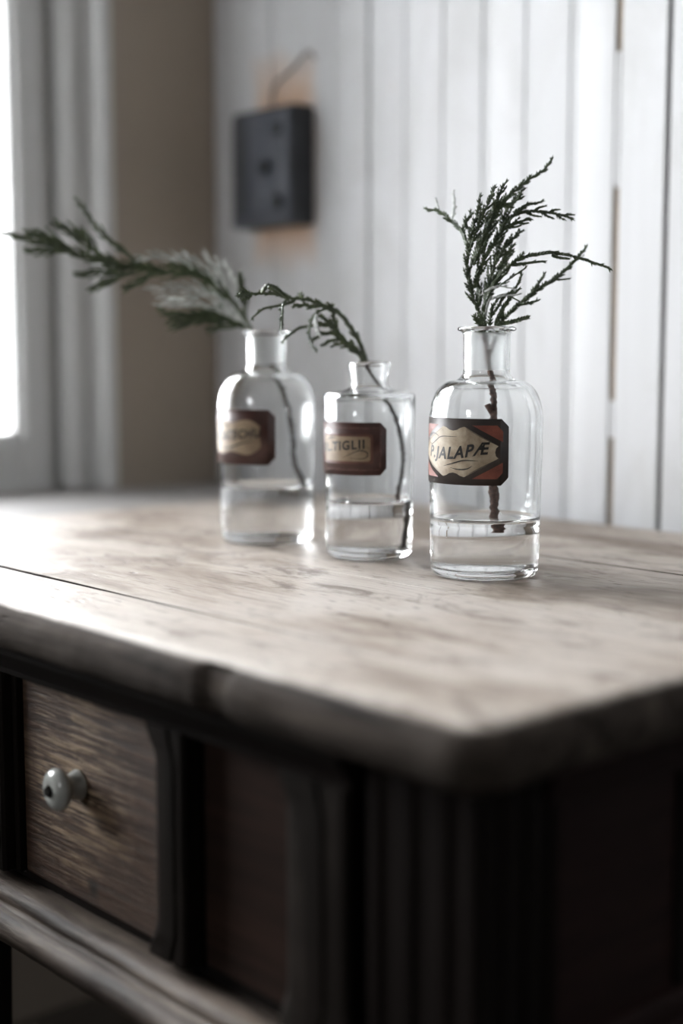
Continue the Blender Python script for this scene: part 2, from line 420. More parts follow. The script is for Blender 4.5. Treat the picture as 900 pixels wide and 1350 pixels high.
# left wall with the deep window opening
REV = 0.897; WT = TZ+1.36; WB = TZ-0.006; OY0 = -0.26
wlft = struct(empty('wall_left', (XL, 0, 0)))
def lpart(o): return under(o, wlft)
lpart(box('wall_section', XL-0.22, XL, REV, YB+0.02, 0, ZC, M_wall, bev=0.004))
lpart(box('wall_section', XL-0.22, XL, YF, OY0, 0, ZC, M_wall))
lpart(box('wall_section', XL-0.22, XL, OY0, REV, 0, WB-0.035, M_wall))
lpart(box('wall_section', XL-0.22, XL, OY0, REV, WT, ZC, M_wall))
lpart(box('reveal_lining', XL-0.20, XL+0.0006, REV-0.004, REV+0.012, WB, WT, M_frame, bev=0.003))
# window: casing step, groove, sash, pane
wd = struct(empty('window_1', (-1.49, 0.15, WZ0)))
def wpart(o): return under(o, wd)
zc0, zc1 = WB, WT
def stile(name, x0, x1, y0, y1, z0, z1, m=M_frame, bev=0.002): return wpart(box(name, x0, x1, y0, y1, z0, z1, m, bev=bev))
stile('window_frame', -1.63, -1.442, 0.862, REV+0.02, zc0, zc1, bev=0.005)
stile('frame_bead', -1.452, -1.437, 0.866, 0.874, zc0, zc1, bev=0.003)
stile('window_frame', -1.63, -1.442, OY0-0.02, OY0+0.035, zc0, zc1, bev=0.005)
stile('window_frame', -1.63, -1.442, OY0, REV, zc1-0.035, zc1+0.02)
stile('window_frame', -1.63, -1.475, 0.850, 0.866, zc0, zc1)
SY0, SY1 = WY0, WY1
MID = 0.32
def sash(y0, y1):
    s = wpart(empty('window_sash', (-1.49, y0, WZ0)))
    def sp_(o): o.parent = s; o.matrix_parent_inverse = Matrix.Translation(-Vector((-1.49, y0, WZ0))) ; return o
    w_ = 0.033
    # the four frame members
    sp_(box('stile', -1.51, -1.460, y1, y1+w_, WB+0.002, WZ1+0.05, M_frame, bev=0.003))
    sp_(box('stile', -1.51, -1.460, y0-w_, y0, WB+0.002, WZ1+0.05, M_frame, bev=0.003))
    sp_(box('rail', -1.51, -1.461, y0, y1, WB+0.002, WZ0, M_frame, bev=0.003))
    sp_(box('rail', -1.51, -1.461, y0, y1, WZ1, WZ1+0.05, M_frame, bev=0.003))
    sp_(box('glazing_bar', -1.506, -1.470, y0, y1, TZ+0.70, TZ+0.722, M_frame, bev=0.003))
    sp_(box('glass_bead', -1.492, -1.470, y1-0.006, y1+0.001, WZ0, WZ1, M_frame, bev=0.002))
    sp_(box('glass_bead', -1.492, -1.470, y0, y1, WZ0-0.001, WZ0+0.006, M_frame, bev=0.002))
    sp_(box('pane', -1.4965, -1.4935, y0-0.002, y1+0.002, WZ0-0.002, WZ1+0.002, M_pane))
    return s
for (a, b_) in ((WY0, MID-0.033), (MID+0.033, WY1)):
    s = sash(a, b_)
stile('weather_bar', -1.475, -1.452, WY0, WY1+0.03, WB, WB+0.012, bev=0.003)
ledge = struct(box('trim_1', -1.63, -1.222, OY0-0.1, YB-0.001, WB-0.034, WB, M_sill, bev=0.006, seg=3), 'deep grey painted window ledge')

struct(box('wall_right', XR, XR+0.1, YF, YB+0.1, 0, ZC, M_room))
wf = struct(empty('wall_front', (0, YF, 0)))
for a, b_, c, d in ((XL-0.2, W2[0]-0.05, 0, ZC), (W2[1]+0.05, XR+0.1, 0, ZC), (W2[0]-0.05, W2[1]+0.05, 0, W2[2]-0.05), (W2[0]-0.05, W2[1]+0.05, W2[3]+0.05, ZC)):
    under(box('wall_section', a, b_, YF-0.1, YF, c, d, M_room), wf)
w2 = struct(empty('added_fill_window', (-0.3, YF-0.05, W2[2])))  # added out of view to brighten the board wall
for a, b_, c, d in ((W2[0]-0.05, W2[0], W2[2]-0.05, W2[3]+0.05), (W2[1], W2[1]+0.05, W2[2]-0.05, W2[3]+0.05), (W2[0], W2[1], W2[2]-0.05, W2[2]), (W2[0], W2[1], W2[3], W2[3]+0.05), ((W2[0]+W2[1])/2-0.012, (W2[0]+W2[1])/2+0.012, W2[2], W2[3])):
    under(box('window_frame', a, b_, YF-0.09, YF-0.04, c, d, M_frame, bev=0.003), w2)
under(box('pane', W2[0]-0.002, W2[1]+0.002, YF-0.068, YF-0.065, W2[2]-0.002, W2[3]+0.002, M_pane), w2)
struct(box('ceiling', XL-0.25, XR+0.15, YF-0.15, YB+0.15, ZC, ZC+0.08, M_ceil))
fl = struct(empty('floor', (0, 0, 0)))
under(box('subfloor', XL-0.25, XR+0.15, YF-0.15, YB+0.15, -0.08, -0.02, M_gap), fl)
x = XL+0.001
while x < XR:
    x1 = min(x+0.135, XR)
    under(box('floorboard', x, x1-0.003, YF, YB+0.01, -0.022, 0.0, M_floor, bev=0.0015, seg=1), fl); x = x1
bb = struct(box('baseboard_left', XL, XL+0.018, YF, YB-0.001, 0, 0.14, M_skirt, bev=0.004))
bb2 = struct(box('baseboard_back', XL+0.018, XR, YB-0.018, YB+0.0005, 0, 0.14, M_frame, bev=0.004))

# ------------------------------------------------------------------ the table
TX0, TX1, TY0, TY1 = -1.198, -0.380, 0.412, 1.032
table = tag(empty('side_table', (-0.79, 0.72, 0)), 'old wooden table with worn pale boarded top and dark drawer front under three bottles', 'table')
def tp(o): return under(o, table)
TH = 0.030
# bullnose profile: (inset, z) from the top inward edge round to the underside
def nose_profile():
    pts = [(0.016, 0.0), (0.012, -0.0004), (0.0085, -0.0014), (0.0055, -0.0030), (0.0030, -0.0055), (0.0013, -0.0090), (0.0003, -0.0130),
           (0.0, -0.0165), (0.0006, -0.0200), (0.0022, -0.0235), (0.0050, -0.0265), (0.0085, -0.0288), (0.0130, -0.0300)]
    return pts
NP = nose_profile()
def board(pts, joint_bev=0.0005):
    """pts: list of (x, y, nx, ny, outer) round the outline, anticlockwise"""
    vs = []; fs = []; n = len(pts)
    inner = [(joint_bev, 0.0), (0.0003, -joint_bev*0.8)] + [(0.0, -0.003-0.0225*i/9) for i in range(10)] + [(0.0, -0.030)]
    for k in range(len(NP)):
        for (x, y, nx, ny, outer, jx, jy) in pts:
            ins, z = NP[k]
            if outer:
                p = Vector((x-nx*ins, y-ny*ins, TZ+z))
                if jx or jy:
                    p.x -= jx*inner[k][0]; p.y -= jy*inner[k][0]
                q = p*1.0
                d = noise.noise(Vector((q.x*28, q.y*28, q.z*90)))*0.0016 + noise.noise(Vector((q.x*90+5, q.y*90, q.z*260)))*0.0007
                d *= min(1.0, k/3.0)
                if ny < -0.9 and -0.573 < q.x < -0.551 and k >= 3: d -= 0.0042      # old notch in the front edge
                p.x += nx*d; p.y += ny*d
            else:
                i2, z2 = inner[k]
                p = Vector((x-nx*i2, y-ny*i2, TZ+z2))
            vs.append(p)
    m = len(NP)
    for k in range(m-1):
        for i in range(n):
            j = (i+1) % n
            fs.append((k*n+i, (k+1)*n+i, (k+1)*n+j, k*n+j))
    idx = [1 if (k >= 1 and not (pts[i][4] and pts[(i+1) % n][4])) else 0 for k in range(m-1) for i in range(n)] + [0, 0]
    fs.append(tuple(range(n))); fs.append(tuple((m-1)*n+i for i in range(n-1, -1, -1)))
    return vs, fs, idx
def outline(y0f, y1f, front=False, back=False):
    """outline of a board between joint functions y0f(x), y1f(x); front/back boards carry the rounded outer edge"""
    R = 0.022; P = []
    N = 200
    # bottom side (towards -y), from left to right
    if front:
        for i in range(7):
            a = math.pi + (math.pi/2)*i/6
            P.append((TX0+R+R*math.cos(a), TY0+R+R*math.sin(a), math.cos(a), math.sin(a), True, 0, 0))
        for i in range(1, N): P.append((TX0+R+(TX1-TX0-2*R)*i/N, TY0, 0, -1, True, 0, 0))
        for i in range(13):
            a = 1.5*math.pi + (math.pi/2)*i/12
            P.append((TX1-R+R*math.cos(a), TY0+R+R*math.sin(a), math.cos(a), math.sin(a), True, 0, 0))
        ys = TY0+R
    else:
        P.append((TX0, y0f(TX0), -1, 0, True, 0, -1))
        for i in range(1, 20):
            x = TX0+(TX1-TX0)*i/20; P.append((x, y0f(x), 0, -1, False, 0, 0))
        P.append((TX1, y0f(TX1), 1, 0, True, 0, -1)); ys = y0f(TX1)
    ye = (TY1-R) if back else y1f(TX1)
    nn = max(3, int((ye-ys)/0.004))
    for i in range(1, nn): P.append((TX1, ys+(ye-ys)*i/nn, 1, 0, True, 0, 0))
    if back:
        for i in range(7):
            a = (math.pi/2)*i/6
            P.append((TX1-R+R*math.cos(a), TY1-R+R*math.sin(a), math.cos(a), math.sin(a), True, 0, 0))
        for i in range(1, 60): P.append((TX1-R-(TX1-TX0-2*R)*i/60, TY1, 0, 1, True, 0, 0))
        for i in range(7):
            a = math.pi/2+(math.pi/2)*i/6
            P.append((TX0+R+R*math.cos(a), TY1-R+R*math.sin(a), math.cos(a), math.sin(a), True, 0, 0))
        ys2 = TY1-R
    else:
        P.append((TX1, y1f(TX1), 1, 0, True, 0, 1))
        for i in range(1, 20):
            x = TX1+(TX0-TX1)*i/20; P.append((x, y1f(x), 0, 1, False, 0, 0))
        P.append((TX0, y1f(TX0), -1, 0, True, 0, 1)); ys2 = y1f(TX0)
    ye2 = (TY0+R) if front else y0f(TX0)
    nn = max(3, int((ys2-ye2)/0.006))
    for i in range(1, nn): P.append((TX0, ys2+(ye2-ys2)*i/nn, -1, 0, True, 0, 0))
    return P
def jn(y0, amp, seed, wl_, wr_, side):
    # the gap closes to a hairline rather than overlapping
    """joint line at y0; half-gap narrows from wl_ at the left end to wr_ at the right"""
    def f(x):
        t = (x-TX0)/(TX1-TX0)
        return y0 + amp*noise.noise(Vector((x*6, seed, 0))) + side*max(0.0001, (wl_*(1-t)+wr_*t)/2)*(1+0.35*noise.noise(Vector((x*35, seed, 4))))
    return f
J = [(0.4925, 0.0012, 1.0, 0.0090, -0.0012), (0.655, 0.0010, 2.0, 0.0003, 0.0003), (0.826, 0.0015, 3.0, 0.0004, 0.0058), (0.935, 0.001, 5.0, 0.0005, 0.0008)]
bnds = [None]+J+[None]
for i in range(len(bnds)-1):
    lo, hi = bnds[i], bnds[i+1]
    f0 = jn(lo[0], lo[1], lo[2], lo[3], lo[4], +1) if lo else None
    f1 = jn(hi[0], hi[1], hi[2], hi[3], hi[4], -1) if hi else None
    vs, fs, idx = board(outline(f0, f1, front=lo is None, back=hi is None))
    o = tp(mesh('board', vs, fs, [M_top, M_topdark], idx=idx)); autosmooth(o, 50)
    nr = len(fs[-1])
    for e_ in o.data.edges:
        if e_.vertices[0] < nr and e_.vertices[1] < nr: e_.use_edge_sharp = True
tp(box('batten', TX0+0.06, TX1-0.06, TY0+0.045, TY1-0.05, TZ-0.034, TZ-0.0301, M_topdark))
# carcass
CX0, CX1, CY0, CY1 = -1.165, -0.400, 0.447, 0.995
ZB = TZ-0.205
def fbox(name, x0, x1, y0, y1, z0, z1, m, bev=0.002, seg=2): return tp(box(name, x0, x1, y0, y1, TZ+z0, TZ+z1, m, bev=bev, seg=seg))
# frieze rail with a small cove, stopping short of the corner block
cove = [(0.0, 0.0), (-0.020, 0.0), (-0.019, -0.006), (-0.015, -0.012), (-0.011, -0.018), (-0.010, -0.022), (0.0, -0.022)]
tp(sweep('frieze_rail', [(y, z) for y, z in cove], lambda t, a, b: Vector((CX0+0.0+(-0.484-CX0)*t, CY0+a, TZ-0.030+b)), 40, M_apron, smooth=False, jit=0.0002))
# side frieze
tp(sweep('frieze_rail', [(y, z) for y, z in cove], lambda t, a, b: Vector((CX1-0.008-a*0.6, 0.48+(CY1-0.48)*t, TZ-0.030+b)), 20, M_side, smooth=False))
fbox('carcass_back', CX0, CX1-0.01, CY1-0.015, CY1, -0.205, -0.034, M_apron)
fbox('carcass_floor', CX0+0.01, CX1-0.02, CY0+0.01, CY1-0.015, -0.205, -0.195, M_apron)
fbox('front_rail', CX0, -0.478, CY0+0.004, CY0+0.022, -0.205, -0.184, M_apron)
fbox('front_rail', CX0, -0.478, CY0+0.004, CY0+0.022, -0.058, -0.034, M_apron)
# drawer with porcelain knob
def panel_front(name, x0, x1, z0, z1, y, m):
    bm = box_bm(x0, x1, y, y+0.016, TZ+z0, TZ+z1, 0.0018, 2)
    return tp(from_bm(name, bm, m))
dr = panel_front('drawer', -0.8145, -0.6500, -0.186, -0.052, CY0, M_drawer)
panel_front('panel', -0.6185, -0.532, -0.186, -0.052, CY0+0.002, M_panel)
panel_front('panel', -0.945, -0.850, -0.186, -0.052, CY0+0.002, M_panel)
panel_front('panel', CX0+0.03, -0.985, -0.186, -0.052, CY0+0.002, M_panel)
tp(box('stretcher_rail', CX0+0.01, -0.49, CY0+0.019, CY0+0.03, TZ-0.19, TZ-0.036, M_apron))
def dog_ear(name, x0, x1, z0, z1, y0, th, m, left=True, right=False, cut=0.011, hh=0.020):
    """vertical strip with a long chamfer whose ends run out in a scooped lamb's tongue"""
    vs = []; fs = []; N = 34
    for i in range(N+1):
        t = i/N; z = z0+(z1-z0)*t
        de = min(z-z0, z1-z)
        s = min(1.0, de/hh); s = s*s*(3-2*s)
        wob = noise.noise(Vector((x0*40, z*60, 1)))*0.0007
        c = cut*s + wob
        xl = x0 + (0.0045*(1-s) if left else 0) - (0.0)
        xL_ = x0 - 0.003*s
        ring = [(xL_, y0+th), (xL_, y0+th*0.65*s+0.0005), (x0+c*0.55, y0+th*0.18*s), (x0+c, y0)]
        xm = (x0+c+x1)/2+0.004
        ring += [(xm-0.002, y0), (xm-0.001, y0+0.0028), (xm+0.001, y0+0.0028), (xm+0.002, y0)]
        ring += [(x1-0.002, y0), (x1, y0+0.002), (x1, y0+th)]
        for a, b_ in ring: vs.append((a, b_, z))
    k = 11
    for i in range(N):
        for j in range(k):
            j2 = (j+1) % k
            fs.append((i*k+j, i*k+j2, (i+1)*k+j2, (i+1)*k+j))
    fs.append(tuple(range(k-1, -1, -1))); fs.append(tuple(N*k+j for j in range(k)))
    o = tp(mesh(name, vs, fs, m)); autosmooth(o, 30); return o
dog_ear('pilaster', -0.6535, -0.6190, TZ-0.186, TZ-0.0515, CY0-0.012, 0.013, M_pil)
dog_ear('pilaster', -0.5370, -0.4860, TZ-0.186, TZ-0.0515, CY0-0.012, 0.013, M_pil)
dog_ear('pilaster', -0.8520, -0.8225, TZ-0.186, TZ-0.0515, CY0-0.012, 0.013, M_pil)
dog_ear('pilaster', -0.9850, -0.9470, TZ-0.186, TZ-0.0515, CY0-0.012, 0.013, M_pil)
# small fillet beside the first pilaster, left of the drawer
fbox('fillet', -0.8212, -0.8160, CY0-0.004, CY0+0.010, -0.186, -0.052, M_pil, bev=0.001)
# fluted corner posts
def post(x0, x1, y0, y1, flutes=True, name='corner_post'):
    pr = []
    def edge(ax, ay, bx, by, nx, ny):
        L = math.hypot(bx-ax, by-ay); nfl = 3
        for i in range(nfl):
            c = (i+0.5)/nfl
            for t, d in ((c-0.09, 0), (c-0.05, 0.0022), (c+0.05, 0.0022), (c+0.09, 0)):
                pr.append((ax+(bx-ax)*t-nx*d, ay+(by-ay)*t-ny*d))
    b_ = 0.005
    pr.append((x0, y0+b_)); pr.append((x0+b_, y0)); edge(x0+b_, y0, x1-b_, y0, 0, -1)
    pr.append((x1-b_, y0)); pr.append((x1, y0+b_)); edge(x1, y0+b_, x1, y1-b_, 1, 0)
    pr.append((x1, y1-b_)); pr.append((x1-b_, y1)); pr.append((x0, y1))
    n = len(pr); vs = []
    for z in (0.0, 0.40, 0.545, TZ-0.0345):
        s = 0.62 if z == 0 else 1.0
        for a, b2 in pr: vs.append(((x0+x1)/2+(a-(x0+x1)/2)*s, (y0+y1)/2+(b2-(y0+y1)/2)*s, z))
    fs = []
    for r_ in range(3):
        for j in range(n): fs.append((r_*n+j, r_*n+(j+1) % n, (r_+1)*n+(j+1) % n, (r_+1)*n+j))
    fs.append(tuple(range(n-1, -1, -1))); fs.append(tuple(3*n+j for j in range(n)))
    return tp(mesh(name, vs, fs, M_leg))
post(-0.476, CX1, 0.436, 0.492)
post(CX0, CX0+0.030+0.03, 0.436, 0.492)
post(-0.462, CX1, CY1-0.056, CY1+0.004)
post(CX0, CX0+0.06, CY1-0.056, CY1+0.004)
# middle front leg, under the pilaster left of the drawer
mid = box_bm(-0.950, -0.912, 0.452, 0.490, 0.0, ZB+0.012, 0.003, 2)
for v in mid.verts:
    if v.co.z < 0.1: v.co.x = -0.931+(v.co.x+0.931)*0.6; v.co.y = 0.471+(v.co.y-0.471)*0.6
tp(from_bm('leg', mid, M_leg))
# end panels
def side_panel(xs, sgn, nm='side_panel'):
    a, b_ = sorted((xs-0.012*sgn, xs-0.002*sgn))
    return tp(box(nm, a, b_, 0.492, CY1-0.056, TZ-0.190, TZ-0.034, M_side, bev=0.002))
side_panel(CX1-0.002, 1); side_panel(CX0+0.002, -1)
fbox('side_stile', CX1-0.010, CX1-0.001, 0.584, 0.615, -0.165, -0.052, M_leg)
sm = [(0.0, 0.0), (0.006, -0.002), (0.0085, -0.007), (0.006, -0.012), (0.0065, -0.015), (0.013, -0.018), (0.016, -0.026), (0.013, -0.034), (0.006, -0.038), (-0.010, -0.038), (-0.010, 0.0)]
tp(sweep('bottom_moulding', sm, lambda t, a, b: Vector((CX1-0.002+a*0.6, 0.492+(CY1-0.056-0.492)*t, TZ-0.166+b)), 24, M_side, jit=0.0002))
# front bottom moulding: a small bead over a fat worn roll
fm = [(0.010, 0.0), (-0.010, -0.0005), (-0.014, -0.0018), (-0.0165, -0.0045), (-0.0165, -0.0075), (-0.0150, -0.0098), (-0.0140, -0.0110),
      (-0.0185, -0.0118), (-0.0230, -0.0135), (-0.0262, -0.0170), (-0.0275, -0.0210), (-0.0268, -0.0250), (-0.0240, -0.0290), (-0.0195, -0.0318), (-0.014, -0.0330), (-0.0135, -0.0400), (0.010, -0.0400)]
tp(sweep('bottom_moulding', fm, lambda t, a, b: Vector((CX0+(-0.474-CX0)*t, CY0-0.001+a, TZ-0.193+b)), 420, M_moldw, jit=0.0007))
# the knob
KX, KZ = -0.7455, TZ-0.1115
def knob():
    pr = [(0.0, 0.0), (0.0090, 0.0), (0.0099, 0.0008), (0.0098, 0.0022), (0.0086, 0.0045), (0.0076, 0.0070), (0.0075, 0.0090), (0.0088, 0.0106),
          (0.0112, 0.0120), (0.0128, 0.0136), (0.0134, 0.0156), (0.0129, 0.0178), (0.0112, 0.0196), (0.0084, 0.0210), (0.0050, 0.0216), (0.0036, 0.0212), (0.0, 0.0208)]
    n = 48; vs = []; fs = []
    for r_, d in pr:
        for i in range(n):
            a = 2*math.pi*i/n; vs.append((KX+r_*math.cos(a), CY0-d+0.0003, KZ+r_*math.sin(a)))
    for j in range(len(pr)-1):
        for i in range(n): i2 = (i+1) % n; fs.append((j*n+i, j*n+i2, (j+1)*n+i2, (j+1)*n+i))
    o = mesh('knob', vs, fs, M_porc, smooth=True); o.parent = dr; o.matrix_parent_inverse = Matrix.Identity(4)
    o['label'] = 'white porcelain drawer knob'
    bm = bmesh.new()
    r2 = bmesh.ops.create_cone(bm, cap_ends=True, segments=10, radius1=0.0042, radius2=0.0030, depth=0.0030)
    for v in bm.verts:
        rr = 1+0.12*math.sin(5*math.atan2(v.co.y, v.co.x)); v.co = Vector((KX+v.co.x*rr, CY0-0.0218-v.co.z, KZ+v.co.y*rr))
    bmesh.ops.recalc_face_normals(bm, faces=bm.faces[:])
    s = from_bm('knob_screw', bm, M_iron); s.parent = dr; s['label'] = 'black iron screw head in the knob'
knob()

# ------------------------------------------------------------------ wall box
wx = tag(empty('wall_box', (-1.262, YB, TZ+0.36)), 'small black tin wall box with grey face hanging on the white boards', 'box')
def xp(o): return under(o, wx)
BX0, BX1, BZ0, BZ1, BY = -1.334, -1.224, TZ+0.294, TZ+0.424, 1.016
xp(box('case', BX0, BX1, BY+0.003, YB+0.0015, BZ0, BZ1, M_box, bev=0.004, seg=3))
xp(box('face_plate', BX0+0.034, BX1-0.004, BY-0.001, BY+0.004, BZ0+0.012, BZ1-0.006, M_boxf, bev=0.0015))
xp(box('side_strip', BX0+0.004, BX0+0.032, BY+0.0, BY+0.005, BZ0+0.012, BZ1-0.006, M_box, bev=0.0015))
xp(box('bottom_bar', BX0+0.004, BX1-0.004, BY-0.002, BY+0.006, BZ0+0.001, BZ0+0.0105, M_boxf, bev=0.0015))
for kx, kz, r_ in ((-1.246, 0.398, 0.0085), (-1.268, 0.358, 0.0085), (-1.246, 0.318, 0.0090)):
    bm = bmesh.new(); bmesh.ops.create_cone(bm, cap_ends=True, segments=24, radius1=r_, radius2=r_*0.75, depth=0.009)
    bmesh.ops.bevel(bm, geom=[e_ for e_ in bm.edges if len(e_.link_faces) == 2 and e_.calc_face_angle(0) > 1.0], offset=0.001, segments=2, affect='EDGES')
    for v in bm.verts: v.co = Vector((kx+v.co.x, BY-0.004-v.co.z, TZ+kz+v.co.y))
    bmesh.ops.recalc_face_normals(bm, faces=bm.faces[:])
    xp(from_bm('dial', bm, M_box, smooth=False))
def tube_data(pts, rad, n=8):
    vs = []; fs = []; up = Vector((0.13, 0.2, 1)).normalized()
    t0 = (pts[1]-pts[0]).normalized(); u = t0.cross(up).normalized()
    if u.length < 0.1: u = t0.orthogonal().normalized()
    for i, p in enumerate(pts):
        t = (pts[min(i+1, len(pts)-1)]-pts[max(i-1, 0)]).normalized()
        u = (u - t*u.dot(t)).normalized(); v = t.cross(u)
        r_ = rad(i/(len(pts)-1)) if callable(rad) else rad
        for k in range(n):
            a = 2*math.pi*k/n; vs.append(p+(u*math.cos(a)+v*math.sin(a))*r_)
    for i in range(len(pts)-1):
        for k in range(n): k2 = (k+1) % n; fs.append((i*n+k, i*n+k2, (i+1)*n+k2, (i+1)*n+k))
    fs.append(tuple(range(n-1, -1, -1))); fs.append(tuple((len(pts)-1)*n+k for k in range(n)))
    return vs, fs
wp_ = catmull([Vector((-1.290, YB-0.006, BZ1-0.004)), Vector((-1.292, YB-0.003, BZ1+0.028)), Vector((-1.262, YB-0.003, BZ1+0.043)), Vector((-1.232, YB-0.003, BZ1+0.058)), Vector((-1.222, YB-0.002, BZ1+0.050))], 8)
vs, fs = tube_data(wp_, 0.0016, 8)
xp(mesh('hanging_wire', vs, fs, flat('dull_grey_wire', (0.22, 0.22, 0.22), 0.5), smooth=True))

# ------------------------------------------------------------------ bottles
def wrap(bm_or_pts, cx, cy, R, dr):
    pass
VIEW_BACK = {}
class Label:
    """flat printed design in (u, v) metres laid on the glass cylinder; u=0 at angle phi0 from the line to the camera"""
    def __init__(s, cx, cy, z, R, phi0, taper=0.0):
        s.c = Vector((cx, cy, 0)); s.z = z; s.R = R
        d = (Vector((CAM.x, CAM.y, 0))-s.c).normalized()
        base = math.atan2(d.y, d.x)
        s.a0 = base + math.radians(phi0)     # anticlockwise from above is towards the right in the picture
    def pt(s, u, v, dr):
        a = s.a0 + u/s.R; r_ = s.R+dr
        return Vector((s.c.x+r_*math.cos(a), s.c.y+r_*math.sin(a), s.z+v))
    def from_flat(s, name, bm, dr, mat, parent, th=0.0):
        us = [v.co.x for v in bm.verts]; a, b_ = min(us), max(us)
        step = 0.0012; u = a+step
        while u < b_:
            bmesh.ops.bisect_plane(bm, geom=bm.verts[:]+bm.edges[:]+bm.faces[:], plane_co=(u, 0, 0), plane_no=(1, 0, 0)); u += step
        bmesh.ops.triangulate(bm, faces=[f for f in bm.faces if len(f.verts) > 4])
        for v in bm.verts: v.co = s.pt(v.co.x, v.co.y, dr+v.co.z)
        o = from_bm(name, bm, mat, None, True); under_any(o, parent); return o
    def poly(s, name, polys, dr, mat, parent):
        bm = bmesh.new()
        for pl in polys:
            vv = [bm.verts.new((x, y, 0)) for x, y in pl]; f = bm.faces.new(vv)
            if f.normal.z < 0: f.normal_flip()
        bm.normal_update()
        for f in bm.faces:
            if f.normal.z < 0: f.normal_flip()
        bmesh.ops.triangulate(bm, faces=bm.faces[:])
        return s.from_flat(name, bm, dr, mat, parent)
    def sheet(s, name, pl, dr, th, mat, parent):
        bm = bmesh.new()
        a = [bm.verts.new((x, y, 0)) for x, y in pl]; f = bm.faces.new(a)
        r_ = bmesh.ops.extrude_face_region(bm, geom=[f])
        for v in [g for g in r_['geom'] if isinstance(g, bmesh.types.BMVert)]: v.co.z += th
        bmesh.ops.recalc_face_normals(bm, faces=bm.faces[:])
        return s.from_flat(name, bm, dr, mat, parent)
    def text(s, name, body, u0, u1, v0, h, rise, dr, mat, parent, bold=0.02, shear=0.2, curve=None):
        cu = bpy.data.curves.new('t', 'FONT'); cu.body = body; cu.size = 1.0; cu.shear = shear; cu.offset = bold; cu.resolution_u = 3
        cu.space_character = 1.15
        ob = bpy.data.objects.new('t', cu); sc.collection.objects.link(ob)
        dg = bpy.context.evaluated_depsgraph_get(); me = bpy.data.meshes.new_from_object(ob.evaluated_get(dg))
        bm = bmesh.new(); bm.from_mesh(me)
        bpy.data.objects.remove(ob); bpy.data.curves.remove(cu); bpy.data.meshes.remove(me)
        xs = [v.co.x for v in bm.verts]; ys = [v.co.y for v in bm.verts]
        xa, xb = min(xs), max(xs); ya, yb = 0.0, 0.70
        for v in bm.verts:
            t = (v.co.x-xa)/(xb-xa)
            off = rise*t + (curve(t) if curve else 0)
            v.co = Vector((u0+(u1-u0)*t, v0+off+h*(v.co.y-ya)/(yb-ya), 0))
        return s.from_flat(name, bm, dr, mat, parent)
def under_any(o, root):
    if root is None: return
    o.parent = root
    m_ = root.matrix_world if False else None
    loc = Vector(root.location) if root.parent is None else Vector((0, 0, 0))
    if root.parent is None: o.matrix_parent_inverse = Matrix.Translation(-loc)
    else:
        # root is itself built in world coordinates
        o.matrix_parent_inverse = Matrix.Identity(4)
def stroke(pts, wmax):
    """thin calligraphic stroke polygon through pts, swelling in the middle"""
    P = catmull([Vector((x, y, 0)) for x, y in pts], 6); L = []; R_ = []
    for i, p in enumerate(P):
        t = (P[min(i+1, len(P)-1)]-P[max(i-1, 0)]).normalized(); n_ = Vector((-t.y, t.x, 0))
        w_ = wmax*(0.25+0.75*math.sin(math.pi*i/(len(P)-1)))/2
        L.append(p+n_*w_); R_.append(p-n_*w_)
    return [[(L[i].x, L[i].y), (L[i+1].x, L[i+1].y), (R_[i+1].x, R_[i+1].y), (R_[i].x, R_[i].y)] for i in range(len(P)-1)]
def arc(x0, z0, x1, z1, n, bulge):
    out = []
    for i in range(1, n+1):
        a = (math.pi/2)*i/n
        out.append((x0+(x1-x0)*math.sin(a), z1+(z0-z1)*math.cos(a)) if bulge else (x0+(x1-x0)*(1-math.cos(a)), z0+(z1-z0)*math.sin(a)))
    return out
def bottle(cx, cy, outer, inner, level, frost, label, grp):
    """outer, inner: lathe profiles (r, z) from the base centre upwards; the inner one is split at the water level"""
    root = tag(empty('apothecary_bottle', (cx, cy, TZ)), label, 'bottle', grp)
    N = 96; z0 = TZ+0.0004
    # inner profile split at level
    below = []; above = []
    for i, (r_, z) in enumerate(inner):
        if z <= level: below.append((r_, z))
        else:
            if not above:
                r0, za = inner[i-1]; t = (level-za)/(z-za); rl = r0+(r_-r0)*t
                below.append((rl, level)); above.append((rl, level))
            above.append((r_, z))
    outer_n = outer                                     # base centre -> rim top
    prof = outer_n + above[::-1]
    vs, fs = lathe_data(prof, cx, cy, z0, N)
    idx = []
    for j in range(len(prof)-1):
        zm = (prof[j][1]+prof[j+1][1])/2
        inn = j >= len(outer_n)
        idx += [1 if (inn and frost and frost[0] < zm < frost[1]) else 0]*N
    # centre of the base closed by degenerate ring (r=0.0001)
    o = mesh('glass', vs, fs, [M_glass, M_frost], None, True, idx); under_any(o, root)
    bm = bmesh.new(); bm.from_mesh(o.data); bmesh.ops.remove_doubles(bm, verts=bm.verts[:], dist=1e-5)
    bm.to_mesh(o.data); bm.free()
    # water: sides and base share the glass boundary, top is a free surface with a meniscus
    rl = below[-1][0]
    top = [(rl, level), (rl-0.0005, level-0.0007), (rl-0.0014, level-0.0013), (rl-0.0028, level-0.0016), (rl*0.5, level-0.0017), (0.00005, level-0.0017)]
    pw = below + top[1:]
    vs, fs = lathe_data(pw, cx, cy, z0, N)
    idx = []
    for j in range(len(pw)-1): idx += [0 if j < len(below)-1 else 1]*N
    o2 = mesh('water', vs, fs, [M_wg, M_water], None, True, idx); under_any(o2, root)
    bm = bmesh.new(); bm.from_mesh(o2.data); bmesh.ops.remove_doubles(bm, verts=bm.verts[:], dist=1e-5); bm.to_mesh(o2.data); bm.free()
    o2['label'] = 'clear water in the bottle'
    return root
